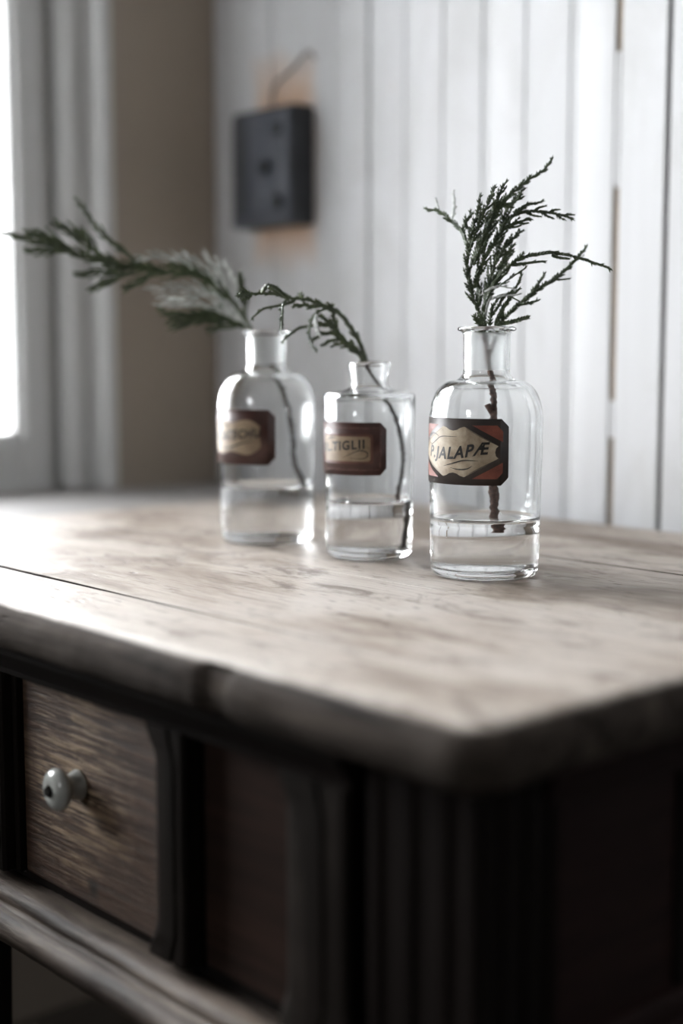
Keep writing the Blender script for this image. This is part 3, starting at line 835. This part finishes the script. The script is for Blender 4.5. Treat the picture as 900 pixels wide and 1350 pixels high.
def round_shoulder(R, Rb, rn, H, zn, zs, rim, wt=0.0024):
    """R body radius at shoulder, Rb at base, rn neck radius, zn neck foot, zs start of shoulder"""
    o = [(0.00005, 0.0026), (R*0.55, 0.0020), (Rb-0.009, 0.0004), (Rb-0.0055, 0.0), (Rb-0.0025, 0.0006), (Rb-0.0008, 0.0022), (Rb, 0.0050)]
    o += [(Rb+(R-Rb)*i/6, 0.0050+(zs-0.0050)*i/6) for i in range(1, 7)]
    fl = 0.0045                                          # fillet at the neck foot
    n = 16
    for i in range(1, n+1):
        a = (math.pi/2)*i/n
        o.append((rn+fl+(R-rn-fl)*math.cos(a)**0.82, zs+(zn-fl*0.35-zs)*math.sin(a)**0.9))
    o += [(rn+fl*0.45, zn+0.0004), (rn+fl*0.12, zn+0.0026), (rn, zn+0.0060), (rn+0.0002, H-0.0060), (rn+0.0010, H-0.0042)]
    rr, t = rim, 0.0034
    o += [(rr-0.0022, H-t), (rr-0.0006, H-t*0.82), (rr, H-t*0.5), (rr-0.0006, H-t*0.18), (rr-0.0020, H), (rn-0.0005, H-0.0004), (rn-0.0026, H-0.0016)]
    rni = rn-0.0030
    i_ = [(0.00005, 0.0078), (Rb*0.45, 0.0068), (Rb-0.010, 0.0052), (Rb-0.0055, 0.0060), (Rb-wt-0.0010, 0.0085), (Rb-wt, 0.0120)]
    i_ += [(Rb-wt+(R-Rb)*k/6, 0.0120+(zs-0.0120)*k/6) for k in range(1, 7)]
    for k in range(1, n+1):
        a = (math.pi/2)*k/n
        i_.append((rni+fl+(R-wt-rni-fl)*math.cos(a)**0.82, zs+(zn-fl*0.35-0.0022-zs)*math.sin(a)**0.9))
    i_ += [(rni+fl*0.4, zn-0.0010), (rni+fl*0.1, zn+0.0018), (rni, zn+0.005), (rni, zn+0.016), (rni+0.0002, H-0.006), (rni+0.0004, H-0.0030)]
    return o, i_
def square_shoulder(R, Rb, rn, H, zn, rim, wt=0.0022):
    o = [(0.00005, 0.0026), (R*0.55, 0.0020), (Rb-0.009, 0.0004), (Rb-0.0050, 0.0), (Rb-0.0022, 0.0006), (Rb-0.0006, 0.0022), (Rb, 0.0050)]
    zs = zn-0.0035
    o += [(Rb+(R-Rb)*i/6, 0.0050+(zs-0.0050)*i/6) for i in range(1, 7)]
    for a in (20, 40, 60, 80): o.append((R-0.0032+0.0032*math.cos(math.radians(a)), zs+0.0030*math.sin(math.radians(a))))
    o += [(R-0.010, zn+0.0004), (rn+0.006, zn+0.0012), (rn+0.0025, zn+0.0022), (rn+0.0005, zn+0.0045), (rn, zn+0.008), (rn+0.0008, H-0.008), (rn+0.0018, H-0.0055)]
    o += [(rim-0.0006, H-0.0042), (rim, H-0.0026), (rim-0.0006, H-0.0008), (rim-0.0022, H), (rn-0.0004, H-0.0003), (rn-0.0020, H-0.0014)]
    rni = rn-0.0024
    i_ = [(0.00005, 0.0075), (Rb*0.5, 0.0064), (Rb-0.010, 0.0050), (Rb-0.0055, 0.0058), (Rb-wt-0.0010, 0.0082), (Rb-wt, 0.0115)]
    i_ += [(Rb-wt+(R-Rb)*k/6, 0.0115+(zs-0.0125)*k/6) for k in range(1, 7)]
    i_ += [(R-wt-0.0010, zs+0.0004), (R-wt-0.0030, zs+0.0014), (R-0.012, zn-0.0018), (rni+0.006, zn-0.0008), (rni+0.0020, zn+0.0008), (rni+0.0002, zn+0.0040), (rni, zn+0.008), (rni+0.0008, H-0.007), (rni+0.0012, H-0.0030)]
    return o, i_
def octagon(w_, h, c, x0=None, x1=None):
    a = -w_ if x0 is None else x0; b_ = w_ if x1 is None else x1
    return [(a+c, -h), (b_-c, -h), (b_, -h+c), (b_, h-c), (b_-c, h), (a+c, h), (a, h-c), (a, -h+c)]
GRP = 'glass apothecary bottles in a row on the table'
B3 = (-0.666, 0.726); B2 = (-0.784, 0.726); B1 = (-0.907, 0.726)
# --- bottle on the right
o_, i_ = round_shoulder(0.0392, 0.0374, 0.0160, 0.1708, 0.1360, 0.1040, 0.0203)
b3 = bottle(*B3, o_, i_, 0.0412, (0.146, 0.172), 'tall round-shouldered bottle with flanged rim and red and cream diamond label', GRP)
R3 = 0.0388
L3 = Label(*B3, TZ+0.0878, R3+0.00035, -33.5)
hw, hh = 0.0385, 0.0222
lab = L3.sheet('label', octagon(hw, hh, 0.0052), 0.0, 0.00018, M_ink, b3)
lab['label'] = 'red and cream paper label with black border reading P.JALAPÆ'
D = 0.00022
tri = 0.0178; iw = 0.0345
# red corner panels: four, each a cut triangle between border and diamond
for sx in (-1, 1):
    for sy in (-1, 1):
        c = 0.0040
        pl = [(sx*0.0138, sy*tri), (sx*(iw-c), sy*tri), (sx*iw, sy*(tri-c)), (sx*iw, sy*0.0068)]
        L3.poly('red_corner', [pl], D, M_red, lab)
dia = [(-0.0325, 0.0), (-0.0085, 0.0168), (-0.0055, 0.0160), (-0.0030, 0.0146), (0.0, 0.0140), (0.0030, 0.0146), (0.0055, 0.0160), (0.0085, 0.0168)]
rt_ = [(0.0315, 0.0042), (0.0298, 0.0026), (0.0292, 0.0), (0.0298, -0.0026), (0.0315, -0.0042)]
bot = [(-x, -y) for x, y in dia[1:]]
dia_full = [(-0.0335, 0.0042), *dia[1:], *rt_, *[(x, y) for x, y in reversed([(x, -y) for x, y in dia[1:]])], (-0.0335, -0.0042)]
L3.poly('cream_diamond', [dia_full], D*1.2, M_cream, lab)
# black rules round the red corners
for sx in (-1, 1):
    for sy in (-1, 1):
        L3.poly('ruled_line', stroke([(sx*0.0100, sy*0.0155), (sx*0.0205, sy*0.0098), (sx*0.0318, sy*0.0040)], 0.0004), D*1.5, M_letter, lab)
L3.poly('flourish', stroke([(-0.0285, 0.0062), (-0.0225, 0.0042), (-0.0165, 0.0068), (-0.0100, 0.0098), (0.0030, 0.0100)], 0.0008)
        + stroke([(-0.0270, 0.0090), (-0.0215, 0.0118), (-0.0165, 0.0112), (-0.0130, 0.0098)], 0.0008), D*1.8, M_letter, lab)
L3.poly('flourish', stroke([(-0.0080, -0.0100), (0.0000, -0.0078), (0.0085, -0.0056), (0.0180, -0.0058)], 0.0008)
        + stroke([(-0.0020, -0.0108), (0.0045, -0.0118), (0.0105, -0.0112), (0.0140, -0.0092)], 0.0008), D*1.8, M_letter, lab)
L3.text('lettering', 'P.JALAPÆ', -0.0255, 0.0258, -0.0040, 0.0078, 0.0030, D*1.8, M_letter, lab, bold=0.03, shear=0.22, curve=lambda t: -0.0022*math.sin(math.pi*min(1, t*1.15)))
# --- bottle in the middle
o_, i_ = square_shoulder(0.0345, 0.0324, 0.0138, 0.1465, 0.1240, 0.0160)
b2 = bottle(*B2, o_, i_, 0.0440, None, 'shorter square-shouldered bottle with dark maroon label reading OL.TIGLII', GRP)
L2 = Label(*B2, TZ+0.0835, 0.0345, -34)
lab = L2.sheet('label', octagon(0.0332, 0.0193, 0.0048), 0.0, 0.00018, M_maroon, b2)
lab['label'] = 'maroon paper label with tan centre reading OL.TIGLII'
L2.poly('inner_frame', [octagon(0.0232, 0.0108, 0.0010)], D, M_maroon2, lab)
L2.poly('tan_panel', [octagon(0.0213, 0.0091, 0.0014)], D*1.3, M_tan, lab)
dots = []
def sq(x, y, s, a): return [(x+s*math.cos(a+k*math.pi/2), y+s*0.9*math.sin(a+k*math.pi/2)) for k in range(4)]
for i in range(34):
    x = -0.027+0.054*i/33
    for y in (0.0152, -0.0152): dots.append(sq(x, y+random.uniform(-.0004, .0004), random.uniform(0.0003, 0.0006), random.random()))
for i in range(17):
    y = -0.0125+0.025*i/16
    for x in (-0.0288, 0.0288): dots.append(sq(x+random.uniform(-.0004, .0004), y, random.uniform(0.0003, 0.0006), random.random()))
L2.poly('border_dots', dots, D*1.3, M_dots, lab)
L2.text('lettering', 'OL.TIGLII', -0.0262, 0.0170, -0.0030, 0.0064, 0.0036, D*1.8, M_letter, lab, bold=0.028, shear=0.0)
L2.poly('flourish', stroke([(0.0000, -0.0066), (0.0080, -0.0030), (0.0135, -0.0010), (0.0185, -0.0022), (0.0190, -0.0052), (0.0150, -0.0070), (0.0060, -0.0068)], 0.0008)
        + stroke([(-0.0200, 0.0050), (-0.0160, 0.0068), (-0.0110, 0.0078), (-0.0050, 0.0078)], 0.0007), D*1.8, M_letter, lab)
# --- bottle on the left
o_, i_ = round_shoulder(0.0402, 0.0378, 0.0156, 0.1706, 0.1385, 0.1065, 0.0196)
b1 = bottle(*B1, o_, i_, 0.0462, (0.145, 0.172), 'round-shouldered bottle with brown wavy-bordered label, furthest back nearest the window', GRP)
L1 = Label(*B1, TZ+0.0868, 0.0400, -45)
lab = L1.sheet('label', octagon(0.0380, 0.0218, 0.0055), 0.0, 0.00018, M_maroon, b1)
lab['label'] = 'brown paper label with wavy tan panel reading P.CATECHU'
wav = []
for i in range(48):
    a = 2*math.pi*i/48; cx_ = math.cos(a); sy_ = math.sin(a)
    sx_ = math.copysign(abs(cx_)**0.45, cx_); s2 = math.copysign(abs(sy_)**0.45, sy_)
    wav.append((0.0285*sx_*(1-0.10*(1-abs(s2))), 0.0142*s2*(1-0.22*math.cos(sx_*math.pi*0.95)**2*(abs(s2) > .5))))
L1.poly('tan_panel', [wav], D, M_tan, lab)
L1.text('lettering', 'P.CATECHU', -0.0240, 0.0270, -0.0040, 0.0070, 0.0045, D*1.8, M_letter, lab, bold=0.03, shear=0.15)
L1.poly('flourish', stroke([(-0.012, -0.0095), (0.000, -0.0082), (0.010, -0.0050), (0.018, -0.0035)], 0.0013) + stroke([(-0.024, 0.0055), (-0.014, 0.0095), (-0.002, 0.0085)], 0.0011), D*1.8, M_letter, lab)

# ------------------------------------------------------------------ cypress sprigs
class Foliage:
    def __init__(s): s.v = []; s.f = []
    def add(s, vs, fs):
        o = len(s.v); s.v += vs; s.f += [tuple(i+o for i in f) for f in fs]
    def strand(s, pts, r0, r1, step=0.0011, leaf=1.35, opn=0.7):
        """a twig closely covered in paired scale leaves"""
        P, L = resample(pts, step)
        n = len(P)
        if n < 3: return
        vs, fs = tube_data(P, lambda t: (r0*(1-t)+r1*t)*0.62, 5); s.add(vs, fs)
        u = (P[1]-P[0]).orthogonal().normalized()
        for i in range(n-1):
            t = (P[i+1]-P[i]).normalized(); u = (u-t*u.dot(t)).normalized(); w_ = t.cross(u)
            q = i/(n-1); r_ = r0*(1-q)+r1*q
            dirs = (u, -u) if i % 2 == 0 else (w_, -w_)
            for d in dirs:
                side = t.cross(d)
                base = P[i]; L_ = step*2.1*random.uniform(0.85, 1.2)*leaf
                tip = base + t*L_ + d*(r_*(0.85+opn*random.random()))
                a = base+d*r_*0.35+side*r_*0.62; b_ = base+d*r_*0.35-side*r_*0.62
                m_ = base + t*L_*0.45 + d*r_*1.08
                o = len(s.v); s.v += [a, b_, m_, tip, base+t*L_*0.5]
                s.f += [(o, o+2, o+1), (o, o+3, o+2), (o+1, o+2, o+3), (o, o+4, o+3), (o+1, o+3, o+4)]
        # terminal leaf
        t = (P[-1]-P[-2]).normalized()
        k = len(s.v); w2 = t.cross(u)
        s.v += [P[-1]+u*r1*0.7, P[-1]+w2*r1*0.7, P[-1]-u*r1*0.7, P[-1]-w2*r1*0.7, P[-1]+t*step*1.8]
        s.f += [(k, k+1, k+4), (k+1, k+2, k+4), (k+2, k+3, k+4), (k+3, k, k+4)]
    def frond(s, pts, r0, r1, side_len=0.0, side_every=0.0045, ang=25, start=0.12, step=0.0011, normal=None, sub_r=0.75, curl=0.5):
        P = catmull(pts, 8); s.strand(P, r0, r1, step)
        if side_len <= 0: return
        Q, L = resample(P, side_every); n = len(Q); sg = 1
        nrm = normal or (-FW)
        for i in range(1, n):
            q = i/(n-1)
            if q < start: continue
            t = (Q[min(i+1, n-1)]-Q[i-1]).normalized(); sg = -sg
            nn = (nrm + Vector((random.uniform(-.5, .5), random.uniform(-.5, .5), random.uniform(-.5, .5)))).normalized()
            sd = (nn.cross(t)).normalized()*sg
            a = math.radians(ang+random.uniform(-9, 9))
            d = t*math.cos(a)+sd*math.sin(a)+nn*random.uniform(-.18, .18)
            ln = 1.35*side_len*(1-0.55*q)*random.uniform(0.65, 1.15)
            if q > 0.93: ln *= 0.5
            p0 = Q[i]; p1 = p0+d*ln*0.5; p2 = p1+(d*(1-curl)+t*curl).normalized()*ln*0.5
            s.strand(catmull([p0, p1, p2], 3), r0*sub_r, r1*sub_r, step)
def build_stem(name, P, rad, mat, root, knob_amp=0.18, seed=0, n=9, stubs=()):
    Q, L = resample(catmull(P, 8), 0.0012)
    vs, fs = tube_data(Q, rad, n)
    out = []
    for i, v in enumerate(vs):
        c = Q[min(i//n, len(Q)-1)]
        k = 1+knob_amp*noise.noise(v*380+Vector((seed, 0, 0)))*2+knob_amp*noise.noise(v*150)
        out.append(c+(v-c)*k)
    for (a, b_, r_) in stubs:
        R_, _ = resample([a, b_], 0.001); v2, f2 = tube_data(R_, r_, 8); o = len(out)
        out += [c_ + noise.noise_vector(c_*400)*0.0004 for c_ in v2]; fs += [tuple(i+o for i in f) for f in f2]
    o = mesh(name, out, fs, mat, None, True); under_any(o, root); return o
def sprig(root_px, label):
    r_ = tag(empty('cypress_sprig', at(*root_px)), label, 'sprig', 'cypress sprigs standing in the bottles'); return r_
def zmap(ox, oy, s): return lambda x, y: (ox+x/s, oy+y/s)
def fr(root, zm, D0, specs):
    """specs: (list of zoom points, depth0, depth1, r0, r1, side_len, every, mat)"""
    for pts, d0, d1, r0, r1, sl, ev, mt in specs:
        n = len(pts); P = []
        for i, (x, y) in enumerate(pts):
            t = i/(n-1); px, py = zm(x, y); P.append(at(px, py, D0+d0+(d1-d0)*t))
        fo = Foliage(); fo.frond(P, r0, r1, sl, ev)
        o = mesh('frond', fo.v, fo.f, mt); under_any(o, root)
# --- sprig in the right-hand bottle
D3 = 0.992
s3 = sprig((650, 697, D3), 'upright bushy dark green cypress sprig standing in the diamond-label bottle')
st = [(651, 694), (651, 660), (650, 637), (650, 600), (648, 568), (650, 548), (651, 520), (648, 498), (644, 478), (641, 455), (636, 436)]
P = [at(x, y, D3) for x, y in st]
build_stem('stem', P, lambda t: 0.0031-0.0010*t, M_bark, s3, 0.26, 1, stubs=[(at(650, 548, D3), at(642, 531, D3), lambda t: 0.0018+0.0005*t), (at(646, 470, D3), at(655, 440, D3-0.003), lambda t: 0.0015), (at(641, 450, D3), at(643, 432, D3), lambda t: 0.0013)])
z3 = zmap(550, 200, 3.3333)
T = 0.00155; t_ = 0.0008
GR = M_leaf
fr(s3, z3, D3, [
 ([(290, 770), (265, 690), (240, 630), (225, 560), (218, 480), (225, 420), (240, 350), (265, 270), (275, 200)], 0, -0.012, T, t_, 0.008, 0.0042, GR),
 ([(290, 770), (298, 680), (305, 600), (330, 520), (350, 440), (370, 340), (390, 260), (440, 200), (458, 172)], 0, 0.006, T, t_, 0.009, 0.0036, GR),
 ([(225, 440), (258, 350), (290, 270), (320, 210), (336, 163)], -0.008, -0.016, T, t_, 0.009, 0.0036, GR),
 ([(245, 500), (285, 390), (330, 270), (360, 190), (381, 143)], -0.006, -0.010, T, t_, 0.009, 0.0036, GR),
 ([(280, 450), (340, 300), (380, 215), (440, 162), (500, 115), (550, 85), (588, 38)], 0.0, 0.012, T, t_*0.9, 0.008, 0.0040, GR),
 ([(350, 400), (380, 320), (430, 275), (500, 262), (560, 265), (620, 275), (673, 291)], 0.004, 0.002, T, t_, 0.010, 0.0050, GR),
 ([(420, 268), (480, 235), (541, 222)], 0.006, 0.0, T*0.9, t_, 0.003, 0.005, GR),
 ([(220, 415), (195, 350), (150, 305), (100, 265), (42, 252)], -0.004, 0.020, T, t_, 0.006, 0.0048, GR),
 ([(150, 303), (162, 240), (158, 176)], 0.016, 0.045, T*0.7, t_, 0.003, 0.005, M_glint),
 ([(95, 262), (88, 235), (80, 205)], 0.02, 0.045, T*0.6, t_, 0.0, 0.005, M_glint),
 ([(240, 345), (208, 322), (230, 285), (232, 270)], -0.004, 0.0, T*0.9, t_, 0.006, 0.004, GR),
 ([(345, 480), (400, 400), (452, 352)], 0, 0.006, T, t_, 0.008, 0.004, GR),
 ([(375, 345), (440, 312), (486, 298)], 0, 0.004, T, t_, 0.007, 0.004, GR),
 ([(352, 520), (400, 440), (420, 413)], 0, 0.004, T, t_, 0.006, 0.004, GR),
 ([(250, 600), (262, 540), (300, 460), (350, 380), (400, 320)], -0.004, -0.008, T, t_, 0.011, 0.0036, GR),
 ([(240, 480), (262, 420), (310, 340), (350, 250), (400, 240)], -0.002, -0.010, T, t_, 0.010, 0.0036, GR),
 ([(300, 640), (330, 560), (380, 500), (408, 440)], 0.006, 0.010, T, t_, 0.007, 0.004, GR),
 ([(262, 700), (275, 620), (262, 560), (285, 500)], 0.004, 0.006, T, t_, 0.006, 0.004, GR),
 ([(300, 310), (350, 240), (420, 225), (450, 190)], -0.004, -0.004, T, t_, 0.007, 0.004, GR),
 # arching spray to the right
 ([(285, 700), (320, 610), (370, 535), (430, 482), (500, 455), (580, 443), (650, 452), (720, 470), (780, 490), (840, 510)], 0, -0.016, T*0.9, t_, 0.0038, 0.006, GR),
 ([(500, 458), (560, 447), (611, 440)], -0.008, -0.012, T*0.8, t_, 0.0, 0.005, GR),
 ([(590, 455), (625, 466), (662, 470)], -0.01, -0.014, T*0.9, t_, 0.0, 0.005, GR),
 ([(415, 500), (480, 490), (549, 482)], -0.004, -0.010, T*0.9, t_, 0.002, 0.006, GR),
 ([(440, 478), (450, 462), (464, 447)], -0.004, -0.006, T, t_, 0.0, 0.005, GR),
 # rising spray to the right
 ([(350, 765), (400, 712), (460, 660), (520, 612), (600, 560), (650, 520), (700, 470), (739, 423)], 0, 0.016, T, t_, 0.0055, 0.0042, GR),
 ([(478, 655), (520, 595), (556, 543)], 0.004, 0.012, T*0.85, t_, 0.003, 0.004, GR),
 ([(455, 670), (490, 664), (521, 657)], 0.002, 0.0, T, t_, 0.002, 0.004, GR),
 ([(600, 562), (630, 562), (666, 558)], 0.01, 0.01, T*0.6, t_*0.7, 0.0, 0.004, GR),
 ([(650, 522), (690, 480), (725, 460)], 0.014, 0.03, T*0.8, t_, 0.003, 0.004, M_glint),
 ([(350, 760), (410, 748), (486, 727)], -0.002, -0.014, T*1.25, T, 0.0, 0.005, GR),
 # thin sprays in the middle, some in the pale highlight colour
 ([(300, 720), (312, 660), (360, 635), (440, 628)], 0.0, -0.012, T*0.5, t_*0.7, 0.003, 0.005, M_glint),
 ([(325, 650), (380, 628), (446, 656)], -0.002, -0.012, T*0.5, t_*0.7, 0.0, 0.005, GR),
 ([(330, 720), (380, 640), (430, 600), (456, 545)], 0, -0.006, T*0.7, t_, 0.004, 0.005, GR),
 ([(335, 605), (390, 568), (472, 513)], -0.004, -0.012, T*0.5, t_*0.7, 0.004, 0.006, GR),
 ([(295, 615), (350, 592), (416, 600)], -0.002, -0.012, T*0.6, t_*0.7, 0.003, 0.006, M_glint),
 ([(318, 765), (324, 700), (352, 648)], -0.004, -0.006, T*1.1, t_, 0.003, 0.005, GR),
 ([(345, 750), (385, 672), (440, 608)], -0.003, -0.008, T*0.9, t_, 0.004, 0.005, GR),
 ([(300, 770), (290, 700), (340, 590), (400, 520)], 0.002, 0.0, T*0.8, t_, 0.005, 0.005, GR),
 ([(340, 765), (372, 700), (400, 650)], 0.002, 0.0, T*0.9, t_, 0.004, 0.005, GR),
 ([(285, 762), (262, 745), (250, 722)], -0.006, -0.008, T*1.5, T*1.1, 0.0, 0.005, GR),
 ([(275, 765), (290, 745), (278, 725)], -0.006, -0.010, T*1.4, T, 0.0, 0.005, GR),
])
# --- sprig in the middle bottle, nodding left and towards the viewer
D2 = 1.079
s2 = sprig((523, 722, D2), 'small drooping green cypress sprig arching out of the square-shouldered bottle')
st = [(520, 722), (523, 690), (525, 652), (530, 626), (532, 600), (526, 565), (515, 530), (498, 504), (482, 478)]
P = [at(x, y, D2) for x, y in st]
build_stem('stem', P, lambda t: 0.0019-0.0004*t, M_barkg, s2, 0.24, 4)
z2 = zmap(300, 360, 4.5)
T = 0.0016; t_ = 0.0009; G2 = M_leaf2
fr(s2, z2, D2, [
 ([(822, 530), (790, 430), (740, 340), (680, 255), (620, 215), (540, 180), (460, 155), (380, 150), (330, 135), (280, 125), (200, 120), (130, 125), (70, 130)], 0, -0.085, T, t_*1.1, 0.0055, 0.0045, G2),
 ([(130, 127), (110, 112), (92, 98)], -0.078, -0.08, T*1.1, T, 0.0, 0.004, G2),
 ([(140, 133), (115, 148), (88, 158)], -0.077, -0.08, T*1.1, T, 0.0, 0.004, G2),
 ([(120, 112), (80, 118), (66, 135)], -0.078, -0.084, T*1.0, T, 0.0, 0.004, G2),
 ([(200, 125), (215, 95), (245, 75), (290, 92), (352, 148)], -0.075, -0.06, T, T, 0.002, 0.004, G2),
 ([(240, 80), (262, 98), (300, 122)], -0.073, -0.068, T*0.9, t_, 0.0, 0.004, G2),
 ([(400, 165), (330, 188), (230, 207), (190, 228), (150, 262)], -0.055, -0.06, T*0.8, t_*0.8, 0.0018, 0.007, G2),
 ([(345, 160), (325, 195), (322, 250), (318, 325)], -0.065, -0.075, T*0.7, T*0.8, 0.0035, 0.004, M_leaf),
 ([(440, 152), (436, 135), (430, 124)], -0.05, -0.05, T*1.2, T, 0.0, 0.004, G2),
 ([(620, 215), (575, 215), (530, 235), (500, 270), (482, 340), (490, 400), (500, 430), (522, 455)], -0.03, -0.055, T*0.6, T*0.75, 0.003, 0.005, M_leaf),
 ([(525, 245), (522, 300), (540, 360)], -0.045, -0.05, T*0.9, T*0.9, 0.002, 0.006, M_glint),
 ([(600, 310), (530, 310), (440, 322), (380, 355), (330, 400)], -0.03, -0.045, T, t_, 0.002, 0.006, G2),
 ([(805, 525), (780, 480), (740, 455), (690, 395), (640, 335), (590, 280), (545, 255)], 0.0, -0.035, T*1.1, t_, 0.006, 0.0042, G2),
 ([(670, 378), (620, 358), (575, 360), (540, 372), (500, 405)], -0.014, -0.025, T, t_, 0.0045, 0.0042, G2),
 ([(705, 412), (650, 394), (605, 405), (570, 426)], -0.01, -0.02, T, t_, 0.0045, 0.0042, G2),
 ([(740, 452), (690, 420), (630, 430)], -0.006, -0.014, T, t_, 0.0045, 0.0042, G2),
 ([(762, 472), (720, 442), (684, 440)], -0.004, -0.008, T, t_, 0.002, 0.005, G2),
 ([(650, 350), (635, 290), (622, 215), (620, 200)], -0.02, -0.03, T, t_, 0.005, 0.004, G2),
 ([(640, 345), (600, 302), (530, 305)], -0.02, -0.03, T, t_, 0.0055, 0.004, G2),
 ([(560, 190), (510, 200), (450, 190), (400, 195)], -0.035, -0.05, T, t_, 0.0055, 0.004, G2),
 ([(760, 470), (745, 430), (730, 400)], -0.002, -0.004, T*1.2, T, 0.0, 0.005, G2),
])
# --- sprig in the left bottle, reaching far left toward the window
D1 = 1.172
s1 = sprig((407, 682, D1), 'long feathery cypress sprig leaning toward the window from the furthest bottle')
st = [(407, 680), (403, 652), (398, 632), (389, 612), (386, 578), (378, 532), (366, 497), (350, 468), (331, 434)]
P = [at(x, y, D1) for x, y in st]
stb = [(at(400, 636, D1), at(392, 630, D1), lambda t: 0.0014)] + [(at(px, py, D1), at(px+dx, py-5, D1), lambda t: 0.0012-0.0006*t) for px, py, dx in ((388, 600, -5), (384, 565, 5), (380, 540, -5), (372, 512, 5), (388, 622, 5), (405, 660, 5))]
build_stem('stem', P, lambda t: 0.0022-0.0005*t, M_barkg, s1, 0.36, 8, stubs=stb)
z1 = zmap(0, 250, 2.647)
T = 0.0018; t_ = 0.0010; G1 = M_leaf2; S = M_glint
fr(s1, z1, D1, [
 ([(878, 490), (820, 400), (760, 350), (690, 300), (620, 290), (560, 285), (480, 265), (400, 265), (330, 245), (250, 215), (170, 190), (90, 172), (8, 152)], 0, -0.03, T, t_*0.8, 0.016, 0.0042, G1),
 ([(490, 262), (430, 215), (370, 165), (320, 110), (268, 34)], -0.015, -0.01, T*0.9, t_*0.8, 0.009, 0.0042, G1),
 ([(360, 250), (310, 190), (260, 150), (198, 120)], -0.02, -0.03, T, t_, 0.014, 0.0036, G1),
 ([(255, 215), (170, 165), (98, 148)], -0.024, -0.03, T, t_, 0.011, 0.0038, G1),
 ([(230, 210), (160, 215), (95, 212)], -0.024, -0.02, T, t_, 0.011, 0.0038, G1),
 ([(310, 220), (305, 180), (285, 148)], -0.022, -0.03, T, t_, 0.011, 0.0038, G1),
 ([(570, 290), (450, 275), (350, 288), (272, 300)], -0.01, -0.03, T, t_, 0.013, 0.0036, G1),
 ([(460, 290), (390, 315), (320, 346)], -0.015, -0.03, T, t_, 0.012, 0.0036, G1),
 ([(540, 292), (490, 320), (440, 345)], -0.01, -0.02, T, t_, 0.012, 0.0036, G1),
 ([(420, 262), (380, 240), (330, 235)], -0.02, -0.03, T, t_, 0.013, 0.0038, G1),
 ([(700, 305), (640, 250), (560, 232), (488, 242)], -0.005, -0.02, T*0.62, t_*0.7, 0.013, 0.0048, S),
 ([(765, 345), (705, 260), (640, 226)], -0.005, -0.02, T*0.62, t_*0.7, 0.013, 0.0048, S),
 ([(805, 385), (765, 290), (715, 228)], 0, -0.015, T*0.62, t_*0.7, 0.013, 0.0048, S),
 ([(830, 410), (815, 320), (785, 258)], 0, -0.01, T*0.62, t_*0.7, 0.011, 0.0048, S),
 ([(856, 455), (848, 370), (836, 300)], 0, -0.006, T, t_, 0.011, 0.0038, G1),
 ([(790, 380), (730, 320), (660, 280), (600, 262)], -0.002, -0.012, T, t_, 0.012, 0.0045, G1),
 ([(868, 478), (800, 430), (720, 402), (640, 400), (552, 402)], -0.002, -0.025, T*0.62, t_*0.7, 0.013, 0.0048, S),
 ([(825, 440), (730, 360), (640, 342), (518, 346)], -0.004, -0.03, T*0.62, t_*0.7, 0.014, 0.0048, S),
 ([(850, 470), (760, 452), (680, 462), (598, 482)], -0.002, -0.02, T, t_, 0.013, 0.0045, G1),
 ([(805, 452), (700, 432), (610, 438), (560, 422)], -0.004, -0.02, T, t_, 0.012, 0.0045, G1),
 ([(862, 482), (800, 470), (735, 487)], 0, -0.01, T, t_, 0.013, 0.0038, G1),
 ([(760, 360), (700, 370), (620, 380), (560, 375)], -0.002, -0.02, T*0.6, t_*0.7, 0.012, 0.005, S),
 ([(790, 400), (720, 425), (650, 455), (600, 455)], -0.002, -0.012, T, t_, 0.012, 0.005, G1),
])
